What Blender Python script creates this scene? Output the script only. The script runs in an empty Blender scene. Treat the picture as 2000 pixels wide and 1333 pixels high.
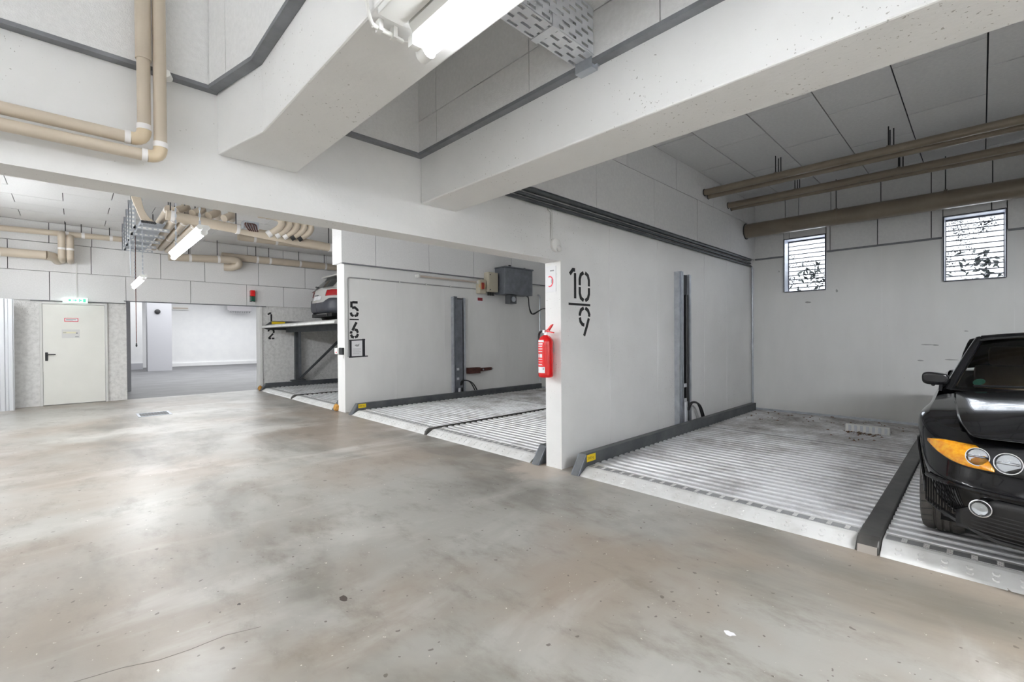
import bpy, bmesh, math, random
from mathutils import Vector, Matrix

random.seed(7)
S = bpy.context.scene
COL = S.collection
PI = math.pi

# ------------------------------------------------------------------ camera, light, exposure
cam_d = bpy.data.cameras.new('camera')
cam_d.sensor_width = 36.0
cam_d.lens = 36.0 * 886.764 / 2000.0
cam_d.clip_start = 0.02
cam = bpy.data.objects.new('camera', cam_d)
COL.objects.link(cam)
_yaw, _pit, _rol = math.radians(45.9786), math.radians(-0.41045), math.radians(-0.38728)
_f = Vector((math.cos(_yaw)*math.cos(_pit), math.sin(_yaw)*math.cos(_pit), math.sin(_pit)))
_r = Vector((math.sin(_yaw), -math.cos(_yaw), 0.0))
_u = _r.cross(_f)
_r2 = _r*math.cos(_rol) + _u*math.sin(_rol)
_u2 = -_r*math.sin(_rol) + _u*math.cos(_rol)
_m = Matrix(((_r2.x, _u2.x, -_f.x, 0), (_r2.y, _u2.y, -_f.y, 0), (_r2.z, _u2.z, -_f.z, 1.3), (0, 0, 0, 1)))
cam.matrix_world = _m
S.camera = cam

S.view_settings.view_transform = 'Standard'
S.view_settings.look = 'None'
S.view_settings.gamma = 1.0
S.view_settings.use_curve_mapping = False
S.view_settings.exposure = 1.84
S.cycles.use_denoising = True
S.cycles.max_bounces = 9
S.cycles.diffuse_bounces = 6
S.cycles.glossy_bounces = 4
S.cycles.transparent_max_bounces = 8
S.cycles.sample_clamp_indirect = 6.0
S.cycles.caustics_reflective = False
S.cycles.caustics_refractive = False

TUBE = 26.0          # emission of the fluorescent tubes
W = bpy.data.worlds.new('daylight')
S.world = W
W.use_nodes = True
W.node_tree.nodes['Background'].inputs[0].default_value = (0.86, 0.93, 1.0, 1)
W.node_tree.nodes['Background'].inputs[1].default_value = 0.75


def area_light(name, loc, rot, sx, sy, power, col=(1, 1, 1)):
    d = bpy.data.lights.new(name, 'AREA')
    d.shape = 'RECTANGLE'
    d.size, d.size_y, d.energy, d.color = sx, sy, power, col
    o = bpy.data.objects.new(name, d)
    COL.objects.link(o)
    o.location = loc
    o.rotation_euler = rot
    return o


# unseen area light added under the hall ceiling to brighten the ramp hall
area_light('hall_fill_light', (4.2, 21.0, 3.5), (0, 0, 0), 6.0, 9.0, 165, (0.97, 0.99, 1.0))
# daylight in front of the two ventilation openings
for _y in (2.06, 0.075):
    area_light('vent_daylight', (9.35, _y, 2.75), (0, math.radians(70), 0), 0.9, 0.7, 3, (0.86, 0.92, 1.0))

# ------------------------------------------------------------------ materials


def _nt(name):
    m = bpy.data.materials.new(name)
    m.use_nodes = True
    nt = m.node_tree
    b = nt.nodes['Principled BSDF']
    return m, nt, b


def mat(name, col, rough=0.5, metal=0.0, col2=None, scale=3.0, lo=0.35, hi=0.65, bump=0.0, bscale=60.0,
        spots=None, emit=0.0, spec=None, coat=0.0, stretch=None, detail=4.0, alpha=None):
    m, nt, b = _nt(name)
    N, L = nt.nodes, nt.links
    b.inputs['Base Color'].default_value = (*col, 1)
    b.inputs['Roughness'].default_value = rough
    b.inputs['Metallic'].default_value = metal
    if spec is not None:
        b.inputs['Specular IOR Level'].default_value = spec
    if coat:
        b.inputs['Coat Weight'].default_value = coat
        b.inputs['Coat Roughness'].default_value = 0.03
    if emit:
        b.inputs['Emission Color'].default_value = (*col, 1)
        b.inputs['Emission Strength'].default_value = emit
    if col2 is None and not bump and not spots:
        return m
    g = N.new('ShaderNodeNewGeometry')
    vec = g.outputs['Position']
    if stretch:
        mp = N.new('ShaderNodeMapping')
        mp.inputs['Scale'].default_value = stretch
        L.new(vec, mp.inputs['Vector'])
        vec = mp.outputs['Vector']
    out = None
    if col2 is not None:
        n = N.new('ShaderNodeTexNoise')
        n.inputs['Scale'].default_value = scale
        n.inputs['Detail'].default_value = detail
        n.inputs['Roughness'].default_value = 0.6
        L.new(vec, n.inputs['Vector'])
        r = N.new('ShaderNodeMapRange')
        r.inputs[1].default_value, r.inputs[2].default_value = lo, hi
        L.new(n.outputs['Fac'], r.inputs[0])
        mx = N.new('ShaderNodeMix')
        mx.data_type = 'RGBA'
        mx.inputs[6].default_value = (*col, 1)
        mx.inputs[7].default_value = (*col2, 1)
        L.new(r.outputs[0], mx.inputs[0])
        out = mx.outputs[2]
    if spots:                      # small pits or flecks: (scale, threshold, colour)
        sc, th, sc_col = spots
        n = N.new('ShaderNodeTexNoise')
        n.inputs['Scale'].default_value = sc
        n.inputs['Detail'].default_value = 2.0
        L.new(g.outputs['Position'], n.inputs['Vector'])
        n2 = N.new('ShaderNodeTexNoise')
        n2.inputs['Scale'].default_value = 1.1
        n2.inputs['Detail'].default_value = 2.0
        L.new(g.outputs['Position'], n2.inputs['Vector'])
        ad = N.new('ShaderNodeMath')
        ad.operation = 'MULTIPLY_ADD'
        ad.inputs[1].default_value = 0.35
        L.new(n2.outputs['Fac'], ad.inputs[0])
        L.new(n.outputs['Fac'], ad.inputs[2])
        r = N.new('ShaderNodeMapRange')
        r.inputs[1].default_value, r.inputs[2].default_value = th, th + 0.02
        L.new(ad.outputs[0], r.inputs[0])
        mx = N.new('ShaderNodeMix')
        mx.data_type = 'RGBA'
        if out is not None:
            L.new(out, mx.inputs[6])
        else:
            mx.inputs[6].default_value = (*col, 1)
        mx.inputs[7].default_value = (*sc_col, 1)
        L.new(r.outputs[0], mx.inputs[0])
        out = mx.outputs[2]
    if out is not None:
        L.new(out, b.inputs['Base Color'])
    if bump:
        n = N.new('ShaderNodeTexNoise')
        n.inputs['Scale'].default_value = bscale
        n.inputs['Detail'].default_value = 5.0
        L.new(vec, n.inputs['Vector'])
        bp = N.new('ShaderNodeBump')
        bp.inputs['Strength'].default_value = bump
        bp.inputs['Distance'].default_value = 0.01
        L.new(n.outputs['Fac'], bp.inputs['Height'])
        L.new(bp.outputs[0], b.inputs['Normal'])
    return m


M = {}
M['concrete'] = mat('painted_concrete', (0.86, 0.86, 0.855), 0.62, col2=(0.81, 0.81, 0.805), scale=1.6, bump=0.12, bscale=45,
                    spots=(75, 0.905, (0.46, 0.45, 0.43)))
M['wall_paint'] = mat('painted_wall', (0.84, 0.84, 0.83), 0.6, col2=(0.78, 0.78, 0.77), scale=1.1, bump=0.08, bscale=30,
                      spots=(26, 0.98, (0.40, 0.39, 0.37)), stretch=(1.6, 1.6, 0.5))
M['raw_concrete'] = mat('raw_concrete', (0.82, 0.815, 0.80), 0.85, col2=(0.66, 0.655, 0.64), scale=14, lo=0.42, hi=0.7, bump=0.5, bscale=70,
                        spots=(60, 0.86, (0.34, 0.33, 0.32)))
M['panel'] = mat('wood_wool_board', (0.84, 0.84, 0.84), 0.9, col2=(0.79, 0.79, 0.79), scale=45, bump=0.35, bscale=160)
M['panel2'] = mat('wood_wool_board_pale', (0.78, 0.78, 0.78), 0.9, col2=(0.73, 0.73, 0.735), scale=30, bump=0.35, bscale=160)
M['gap'] = mat('joint_backing', (0.045, 0.045, 0.05), 0.95)
M['strip'] = mat('grey_edge_profile', (0.23, 0.24, 0.26), 0.55, col2=(0.17, 0.175, 0.19), scale=7)
M['galv'] = mat('galvanised_steel', (0.60, 0.63, 0.67), 0.42, 0.75, col2=(0.44, 0.47, 0.52), scale=9, lo=0.3, hi=0.7)
M['galv_light'] = mat('galvanised_sheet', (0.74, 0.76, 0.79), 0.4, 0.55, col2=(0.64, 0.66, 0.70), scale=6)
M['rail'] = mat('dark_steel', (0.075, 0.082, 0.09), 0.5, 0.3, col2=(0.115, 0.122, 0.128), scale=5, bump=0.08, bscale=40)
M['beam_dark'] = mat('worn_dark_plate', (0.052, 0.050, 0.047), 0.45, 0.3, col2=(0.09, 0.086, 0.08), scale=6)
M['black'] = mat('black_plastic', (0.02, 0.02, 0.022), 0.45)
M['rubber'] = mat('tyre_rubber', (0.075, 0.07, 0.065), 0.8, col2=(0.10, 0.093, 0.085), scale=20)
M['pipe'] = mat('beige_pipe', (0.60, 0.52, 0.42), 0.38, col2=(0.55, 0.475, 0.38), scale=2.5)
M['pipe_dark'] = mat('brown_beige_pipe', (0.27, 0.225, 0.17), 0.34, col2=(0.22, 0.18, 0.135), scale=3)
M['pipe_bend'] = mat('beige_pipe_bend', (0.66, 0.54, 0.38), 0.34)
M['pipe_sleeve'] = mat('white_pipe_sleeve', (0.84, 0.82, 0.81), 0.4)
M['white'] = mat('white_plastic', (0.84, 0.84, 0.82), 0.4)
M['white_metal'] = mat('white_enamel', (0.82, 0.82, 0.80), 0.35)
M['tube_on'] = mat('lit_tube', (0.945, 0.97, 1.0), 0.5, emit=TUBE)
M['tube_dim'] = mat('lit_tube_dim', (0.945, 0.97, 1.0), 0.5, emit=TUBE*0.30)  # emission lowered so the nearest lamp burns out less
M['fill_tube'] = mat('strong_fill_tube', (0.945, 0.97, 1.0), 0.5, emit=TUBE*6.0)  # raised emission for the lamp added at the near bay
M['tube_bright'] = mat('lit_tube_bright', (0.945, 0.97, 1.0), 0.5, emit=TUBE*2.2)  # emission raised to lighten the far end and the beam recess
M['tube_off'] = mat('unlit_tube', (0.62, 0.54, 0.47), 0.3)
M['conduit_grey'] = mat('grey_conduit', (0.36, 0.36, 0.36), 0.45)
M['paint_black'] = mat('black_stencil_paint', (0.018, 0.018, 0.02), 0.55)
M['paper'] = mat('white_paper', (0.82, 0.82, 0.84), 0.7)
M['ink'] = mat('grey_print', (0.35, 0.35, 0.36), 0.7)
M['tape'] = mat('black_tape', (0.022, 0.022, 0.028), 0.4)
M['red'] = mat('extinguisher_red', (0.72, 0.008, 0.010), 0.25, coat=0.4)
M['red_flat'] = mat('red_print', (0.75, 0.03, 0.06), 0.5)
M['yellow'] = mat('yellow_sticker', (0.82, 0.58, 0.01), 0.5)
M['door'] = mat('cream_door_paint', (0.84, 0.84, 0.79), 0.42, col2=(0.81, 0.81, 0.76), scale=2)
M['frame'] = mat('pale_steel_frame', (0.70, 0.70, 0.68), 0.45)
M['beige_box'] = mat('beige_enclosure', (0.52, 0.48, 0.38), 0.45)
M['tank'] = mat('grey_tank_paint', (0.20, 0.215, 0.245), 0.4, 0.4, col2=(0.14, 0.15, 0.175), scale=6)
M['chrome'] = mat('polished_steel', (0.75, 0.76, 0.78), 0.14, 1.0)
M['exit_white'] = mat('lit_exit_white', (0.80, 1.0, 0.93), 0.4, emit=0.22)
M['exit_green'] = mat('lit_exit_green', (0.10, 0.72, 0.42), 0.4, emit=0.15)
M['orange_stain'] = mat('ochre_foam', (0.62, 0.33, 0.08), 0.9, col2=(0.45, 0.22, 0.05), scale=30, bump=0.5)
M['rust'] = mat('rusty_steel', (0.06, 0.018, 0.016), 0.7, col2=(0.10, 0.035, 0.025), scale=20)
M['debris'] = mat('dead_leaves', (0.20, 0.11, 0.05), 0.9, col2=(0.10, 0.055, 0.03), scale=60)
M['leaf'] = mat('dark_leaf', (0.03, 0.04, 0.035), 0.7)
M['aluminium'] = mat('white_aluminium', (0.70, 0.72, 0.75), 0.35, 0.4)
M['lime'] = mat('limewash_wall', (0.88, 0.88, 0.88), 0.7, col2=(0.84, 0.84, 0.85), scale=3)
M['grey_col'] = mat('grey_column_paint', (0.50, 0.50, 0.53), 0.6)


def floor_material():
    m, nt, b = _nt('sealed_concrete_floor')
    N, L = nt.nodes, nt.links
    g = N.new('ShaderNodeNewGeometry')

    def noise(scale, detail, stretch=None, rough=0.6, dist=0.0):
        v = g.outputs['Position']
        if stretch:
            mp = N.new('ShaderNodeMapping')
            mp.inputs['Scale'].default_value = stretch
            mp.inputs['Rotation'].default_value = (0, 0, 0.6)
            L.new(v, mp.inputs['Vector'])
            v = mp.outputs['Vector']
        n = N.new('ShaderNodeTexNoise')
        n.inputs['Scale'].default_value = scale
        n.inputs['Detail'].default_value = detail
        n.inputs['Roughness'].default_value = rough
        n.inputs['Distortion'].default_value = dist
        L.new(v, n.inputs['Vector'])
        return n.outputs['Fac']

    def ramp(x, lo, hi):
        r = N.new('ShaderNodeMapRange')
        r.interpolation_type = 'SMOOTHSTEP'
        r.inputs[1].default_value, r.inputs[2].default_value = lo, hi
        L.new(x, r.inputs[0])
        return r.outputs[0]

    def mix(fac, a, c, amount=None):
        mx = N.new('ShaderNodeMix')
        mx.data_type = 'RGBA'
        if amount is not None:
            mu = N.new('ShaderNodeMath')
            mu.operation = 'MULTIPLY'
            mu.inputs[1].default_value = amount
            L.new(fac, mu.inputs[0])
            fac = mu.outputs[0]
        L.new(fac, mx.inputs[0])
        if isinstance(a, tuple):
            mx.inputs[6].default_value = (*a, 1)
        else:
            L.new(a, mx.inputs[6])
        mx.inputs[7].default_value = (*c, 1)
        return mx.outputs[2]

    c = mix(ramp(noise(0.50, 4, dist=0.3), 0.40, 0.60), (0.36, 0.35, 0.32), (0.295, 0.25, 0.205))
    c = mix(ramp(noise(0.9, 6, (1.0, 0.45, 1), dist=0.4), 0.47, 0.68), c, (0.155, 0.145, 0.125), 0.95)
    c = mix(ramp(noise(1.1, 6, (0.5, 1.2, 1), dist=0.4), 0.49, 0.70), c, (0.50, 0.485, 0.45), 0.75)
    c = mix(ramp(noise(4.0, 8, (1.0, 0.5, 1), rough=0.7), 0.47, 0.75), c, (0.18, 0.155, 0.125), 0.75)
    c = mix(ramp(noise(38.0, 2), 0.72, 0.74), c, (0.74, 0.71, 0.64), 0.8)
    c = mix(ramp(noise(24.0, 1), 0.73, 0.75), c, (0.10, 0.08, 0.065), 0.8)
    # pale plaster dust round the foot of the wall end, with a ragged edge
    vd = N.new('ShaderNodeVectorMath')
    vd.operation = 'DISTANCE'
    L.new(g.outputs['Position'], vd.inputs[0])
    vd.inputs[1].default_value = (3.30, 3.05, 0)
    ma = N.new('ShaderNodeMath')
    ma.operation = 'MULTIPLY_ADD'
    ma.inputs[1].default_value = 0.55
    L.new(noise(5.0, 5), ma.inputs[0])
    L.new(vd.outputs['Value'], ma.inputs[2])
    c = mix(ramp(ma.outputs[0], 0.66, 0.46), c, (0.52, 0.455, 0.39), 0.8)
    L.new(c, b.inputs['Base Color'])
    r = N.new('ShaderNodeMapRange')
    r.inputs[3].default_value, r.inputs[4].default_value = 0.27, 0.47
    L.new(noise(2.2, 5), r.inputs[0])
    L.new(r.outputs[0], b.inputs['Roughness'])
    b.inputs['Specular IOR Level'].default_value = 0.55
    bp = N.new('ShaderNodeBump')
    bp.inputs['Strength'].default_value = 0.05
    bp.inputs['Distance'].default_value = 0.01
    L.new(noise(30, 4), bp.inputs['Height'])
    L.new(bp.outputs[0], b.inputs['Normal'])
    return m


M['floor'] = floor_material()
M['floor_dark'] = mat('ramp_floor', (0.17, 0.17, 0.178), 0.55, col2=(0.12, 0.12, 0.127), scale=1.2, bump=0.1, bscale=40)


def deck_material():
    m, nt, b = _nt('zinc_deck_sheet')
    N, L = nt.nodes, nt.links
    g = N.new('ShaderNodeNewGeometry')
    sp = N.new('ShaderNodeSeparateXYZ')
    L.new(g.outputs['Position'], sp.inputs[0])
    n = N.new('ShaderNodeTexNoise')
    n.inputs['Scale'].default_value = 2.2
    n.inputs['Detail'].default_value = 7
    n.inputs['Roughness'].default_value = 0.7
    L.new(g.outputs['Position'], n.inputs['Vector'])
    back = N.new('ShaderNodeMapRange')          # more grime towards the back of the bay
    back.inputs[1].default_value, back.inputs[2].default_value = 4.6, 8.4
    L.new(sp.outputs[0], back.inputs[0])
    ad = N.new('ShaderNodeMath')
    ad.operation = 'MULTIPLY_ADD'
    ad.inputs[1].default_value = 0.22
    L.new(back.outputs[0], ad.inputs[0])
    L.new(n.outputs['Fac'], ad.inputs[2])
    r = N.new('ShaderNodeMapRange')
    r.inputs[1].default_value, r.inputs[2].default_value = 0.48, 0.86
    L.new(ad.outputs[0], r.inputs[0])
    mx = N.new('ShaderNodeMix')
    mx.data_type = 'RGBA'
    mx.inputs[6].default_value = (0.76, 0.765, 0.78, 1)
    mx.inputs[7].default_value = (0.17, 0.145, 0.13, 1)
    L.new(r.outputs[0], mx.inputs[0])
    low = N.new('ShaderNodeMapRange')           # darker low in the grooves and on the ridge flanks
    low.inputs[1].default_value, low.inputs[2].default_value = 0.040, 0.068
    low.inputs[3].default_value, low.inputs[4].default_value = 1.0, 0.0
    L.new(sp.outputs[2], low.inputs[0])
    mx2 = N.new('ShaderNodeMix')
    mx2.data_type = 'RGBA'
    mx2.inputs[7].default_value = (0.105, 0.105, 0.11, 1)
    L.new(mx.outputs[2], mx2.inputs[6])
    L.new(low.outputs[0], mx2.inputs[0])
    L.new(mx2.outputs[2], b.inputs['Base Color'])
    b.inputs['Metallic'].default_value = 0.35
    b.inputs['Roughness'].default_value = 0.42
    return m


M['deck'] = deck_material()
M['nose'] = mat('worn_white_ramp_plate', (0.72, 0.72, 0.71), 0.5, 0.1, col2=(0.56, 0.55, 0.53), scale=5, lo=0.45, hi=0.75,
                spots=(24, 0.93, (0.27, 0.23, 0.19)))
M['grip'] = mat('grey_grip_strip', (0.36, 0.365, 0.37), 0.45, 0.4)
M['carpaint'] = mat('black_car_paint', (0.006, 0.006, 0.007), 0.12, coat=0.35, spec=0.25)
M['car_trim'] = mat('matt_black_trim', (0.012, 0.012, 0.013), 0.42)
M['softtop'] = mat('black_fabric_roof', (0.015, 0.015, 0.016), 0.85, bump=0.3, bscale=300)
M['leather'] = mat('beige_leather', (0.74, 0.57, 0.40), 0.5)
M['amber'] = mat('amber_lens', (0.85, 0.30, 0.008), 0.12, coat=0.8, col2=(0.98, 0.48, 0.02), scale=45)
M['reflector'] = mat('headlamp_reflector', (0.82, 0.83, 0.85), 0.10, 1.0)
M['whitecar'] = mat('pearl_white_paint', (0.62, 0.61, 0.59), 0.25, coat=0.6)
M['bumper_grey'] = mat('dark_grey_bumper', (0.075, 0.078, 0.095), 0.45)
M['tail_red'] = mat('red_tail_lens', (0.45, 0.006, 0.012), 0.12, coat=0.8)
M['dark_glass'] = mat('dark_car_glass', (0.035, 0.04, 0.042), 0.06, spec=0.7)
M['green_dot'] = mat('green_windscreen_sticker', (0.10, 0.45, 0.33), 0.5)


def glass_material(name, tint, mixf):
    m, nt, b = _nt(name)
    N, L = nt.nodes, nt.links
    t = N.new('ShaderNodeBsdfTransparent')
    t.inputs[0].default_value = (*tint, 1)
    gl = N.new('ShaderNodeBsdfGlossy')
    gl.inputs['Roughness'].default_value = 0.02
    fr = N.new('ShaderNodeFresnel')
    fr.inputs[0].default_value = 1.5
    mx = N.new('ShaderNodeMixShader')
    mu = N.new('ShaderNodeMath')
    mu.operation = 'MULTIPLY'
    mu.inputs[1].default_value = mixf
    L.new(fr.outputs[0], mu.inputs[0])
    L.new(mu.outputs[0], mx.inputs[0])
    L.new(t.outputs[0], mx.inputs[1])
    L.new(gl.outputs[0], mx.inputs[2])
    L.new(mx.outputs[0], nt.nodes['Material Output'].inputs[0])
    return m


M['glass'] = glass_material('windscreen_glass', (0.86, 0.90, 0.88), 1.0)
M['lens'] = glass_material('clear_lens', (0.93, 0.94, 0.95), 1.0)

# ------------------------------------------------------------------ mesh building
ORG = {}


class MB:
    def __init__(self):
        self.v, self.f = [], []

    def add(self, verts, faces):
        b = len(self.v)
        self.v += [tuple(p) for p in verts]
        self.f += [tuple(b + i for i in f) for f in faces]
        return self

    def box(self, x0, x1, y0, y1, z0, z1):
        v = [(x0, y0, z0), (x1, y0, z0), (x1, y1, z0), (x0, y1, z0), (x0, y0, z1), (x1, y0, z1), (x1, y1, z1), (x0, y1, z1)]
        return self.add(v, [(0, 3, 2, 1), (4, 5, 6, 7), (0, 1, 5, 4), (1, 2, 6, 5), (2, 3, 7, 6), (3, 0, 4, 7)])

    def cbox(self, x0, x1, y0, y1, z0, z1, c):
        """box with chamfered edges"""
        bm = bmesh.new()
        bmesh.ops.create_cube(bm, size=1.0)
        for q in bm.verts:
            q.co = Vector(((x0+x1)/2 + q.co.x*(x1-x0), (y0+y1)/2 + q.co.y*(y1-y0), (z0+z1)/2 + q.co.z*(z1-z0)))
        bmesh.ops.bevel(bm, geom=bm.edges[:], offset=c, segments=2, affect='EDGES', profile=0.6)
        bm.verts.index_update()
        self.add([q.co[:] for q in bm.verts], [[q.index for q in f.verts] for f in bm.faces])
        bm.free()
        return self

    def prism(self, poly, axis, a, b):
        """extrude a polygon (list of 2D points) along an axis from a to b"""
        n = len(poly)
        def P(p, t):
            return {'x': (t, p[0], p[1]), 'y': (p[0], t, p[1]), 'z': (p[0], p[1], t)}[axis]
        v = [P(p, a) for p in poly] + [P(p, b) for p in poly]
        f = [tuple(range(n))[::-1], tuple(range(n, 2*n))] + [(i, (i+1) % n, n+(i+1) % n, n+i) for i in range(n)]
        return self.add(v, f)

    def frustum(self, p0, p1, r0, r1, n=12, cap=True):
        p0, p1 = Vector(p0), Vector(p1)
        d = (p1-p0).normalized()
        a = d.orthogonal().normalized()
        c = d.cross(a)
        v = []
        for p, r in ((p0, r0), (p1, r1)):
            for i in range(n):
                t = 2*PI*i/n
                v.append(p + a*math.cos(t)*r + c*math.sin(t)*r)
        f = [(i, (i+1) % n, n+(i+1) % n, n+i) for i in range(n)]
        if cap:
            f += [tuple(range(n))[::-1], tuple(range(n, 2*n))]
        return self.add(v, f)

    def cyl(self, p0, p1, r, n=12):
        return self.frustum(p0, p1, r, r, n)

    def tube(self, pts, r, n=8):
        pts = [Vector(p) for p in pts]
        rings = []
        a = None
        for i, p in enumerate(pts):
            if i == 0:
                d = pts[1]-p
            elif i == len(pts)-1:
                d = p-pts[i-1]
            else:
                d = (pts[i+1]-p).normalized() + (p-pts[i-1]).normalized()
            d.normalize()
            if a is None:
                a = d.orthogonal().normalized()
            a = (a - d*a.dot(d)).normalized()
            c = d.cross(a)
            rings.append([p + a*math.cos(2*PI*k/n)*r + c*math.sin(2*PI*k/n)*r for k in range(n)])
        v = [q for rg in rings for q in rg]
        f = []
        for i in range(len(rings)-1):
            for k in range(n):
                f.append((i*n+k, i*n+(k+1) % n, (i+1)*n+(k+1) % n, (i+1)*n+k))
        f += [tuple(range(n))[::-1], tuple(range((len(rings)-1)*n, len(rings)*n))]
        return self.add(v, f)

    def lathe(self, prof, origin, axis, n=24):
        """prof: list of (r, t) along axis from origin"""
        o, d = Vector(origin), Vector(axis).normalized()
        a = d.orthogonal().normalized()
        c = d.cross(a)
        v = []
        for r, t in prof:
            for i in range(n):
                w = 2*PI*i/n
                v.append(o + d*t + (a*math.cos(w) + c*math.sin(w))*max(r, 1e-5))
        f = []
        for j in range(len(prof)-1):
            for i in range(n):
                f.append((j*n+i, j*n+(i+1) % n, (j+1)*n+(i+1) % n, (j+1)*n+i))
        f += [tuple(range(n))[::-1], tuple(range((len(prof)-1)*n, len(prof)*n))]
        return self.add(v, f)

    def grid(self, rows, close=False):
        b = len(rows[0])
        v = [p for r in rows for p in r]
        f = []
        for i in range(len(rows)-1):
            for k in range(b-1):
                f.append((i*b+k, i*b+k+1, (i+1)*b+k+1, (i+1)*b+k))
        return self.add(v, f)

    def ribbon(self, pts, w, put, th=0.002):
        """flat stroke of width w along 2D points; put(a, b, t) turns them into 3D, t is the height off the wall"""
        n = len(pts)
        L_, R_ = [], []
        for i, p in enumerate(pts):
            p = Vector(p)
            d0 = (p-Vector(pts[i-1])).normalized() if i else None
            d1 = (Vector(pts[i+1])-p).normalized() if i < n-1 else None
            d = (d0 or d1) + (d1 or d0)
            d.normalize()
            nn = Vector((-d.y, d.x))
            s = w/2/max(0.5, nn.dot(Vector((-(d1 or d0).y, (d1 or d0).x))))
            L_.append(p+nn*s)
            R_.append(p-nn*s)
        poly = L_ + R_[::-1]
        for i in range(n-1):
            q = [L_[i], L_[i+1], R_[i+1], R_[i]]
            v = [put(a.x, a.y, th) for a in q] + [put(a.x, a.y, 0.0) for a in q]
            self.add(v, [(0, 1, 2, 3), (4, 7, 6, 5), (0, 4, 5, 1), (1, 5, 6, 2), (2, 6, 7, 3), (3, 7, 4, 0)])
        return self

    def build(self, name, m, parent=None, smooth=False, bevel=0.0, kind=None, subsurf=0, solid=0.0, origin=None, auto=True):
        if parent is None:
            if origin is None:
                xs, ys, zs = zip(*self.v)
                origin = Vector(((min(xs)+max(xs))/2, (min(ys)+max(ys))/2, min(zs)))
            else:
                origin = Vector(origin)
        else:
            origin = ORG[parent.name]
        me = bpy.data.meshes.new(name)
        me.from_pydata([Vector(p)-origin for p in self.v], [], self.f)
        me.validate()
        bm = bmesh.new()
        bm.from_mesh(me)
        bmesh.ops.recalc_face_normals(bm, faces=bm.faces[:])
        bm.to_mesh(me)
        bm.free()
        me.materials.append(m if not isinstance(m, str) else M[m])
        if smooth:
            me.shade_smooth()
            if auto:
                me.set_sharp_from_angle(angle=math.radians(40))
        o = bpy.data.objects.new(name, me)
        COL.objects.link(o)
        if parent is None:
            o.location = origin
        else:
            o.parent = parent
        ORG[o.name] = origin
        if solid:
            md = o.modifiers.new('solid', 'SOLIDIFY')
            md.thickness = solid
        if subsurf:
            md = o.modifiers.new('sub', 'SUBSURF')
            md.levels = md.render_levels = subsurf
        if bevel:
            md = o.modifiers.new('bevel', 'BEVEL')
            md.width = bevel
            md.segments = 2
            md.limit_method = 'ANGLE'
        if kind:
            o['kind'] = kind
        return o


def tag(o, label, cat, group=None):
    o['label'] = label
    o['category'] = cat
    if group:
        o['group'] = group
    return o


def thing(name, label, cat, loc, group=None):
    o = bpy.data.objects.new(name, None)
    o.empty_display_size = 0.1
    COL.objects.link(o)
    o.location = loc
    ORG[o.name] = Vector(loc)
    return tag(o, label, cat, group)


def struct(name, mb, m, **kw):
    o = mb.build(name, m, kind='structure', **kw)
    return o


def struct_root(name, loc):
    o = bpy.data.objects.new(name, None)
    COL.objects.link(o)
    o.location = loc
    ORG[o.name] = Vector(loc)
    o['kind'] = 'structure'
    return o


def smooth_path(pts, seg=6):
    """Catmull-Rom through the points"""
    P = [Vector(p) for p in pts]
    P = [P[0]*2-P[1]] + P + [P[-1]*2-P[-2]]
    out = []
    for i in range(1, len(P)-2):
        for k in range(seg):
            t = k/seg
            a, b, c, d = P[i-1], P[i], P[i+1], P[i+2]
            out.append(0.5*((2*b)+(c-a)*t+(2*a-5*b+4*c-d)*t*t+(3*b-a-3*c+d)*t**3))
    out.append(P[-2])
    return out


def bend(p, q, r, rad, seg=6):
    """points of a rounded corner p-q-r"""
    p, q, r = Vector(p), Vector(q), Vector(r)
    a, c = (p-q).normalized(), (r-q).normalized()
    s, e = q+a*rad, q+c*rad
    return [s*(1-t)**2 + q*2*t*(1-t) + e*t*t for t in [k/seg for k in range(seg+1)]]


def text_mb(txt, size, put, th=0.001):
    cu = bpy.data.curves.new('t', 'FONT')
    cu.body = txt
    cu.size = size
    o = bpy.data.objects.new('t', cu)
    COL.objects.link(o)
    dg = bpy.context.evaluated_depsgraph_get()
    me = o.evaluated_get(dg).to_mesh()
    vs = [put(v.co.x, v.co.y, th) for v in me.vertices]
    fs = [tuple(p.vertices) for p in me.polygons]
    o.evaluated_get(dg).to_mesh_clear()
    bpy.data.objects.remove(o)
    bpy.data.curves.remove(cu)
    return MB().add(vs, fs)


# ------------------------------------------------------------------ the room
XF, XB = 3.44, 8.83
YA0, YA1 = 2.868, 3.07
YB0, YB1 = 7.761, 8.06
YD = 13.0
ZC, ZS, ZL = 3.667, 2.632, 2.05
T = 0.045            # thickness of the boards
G = 0.011           # joint between boards

struct('floor', MB().box(-2.6, XB, -4.5, YD+0.05, -0.12, 0.0), 'floor')
struct('floor_ramp_hall', MB().box(-3.0, 7.7, YD+0.05, 27.6, -0.12, -0.002), 'floor_dark')

# wall between the near bay and the middle bay, with the lintel that carries on across the aisle
wallA = struct('wall_near_partition', MB().prism([(-2.6, ZL), (XF, ZL), (XF, 0), (XB, 0), (XB, ZC+0.1), (-2.6, ZC+0.1)], 'y', YA0, YA1), 'concrete')
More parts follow.
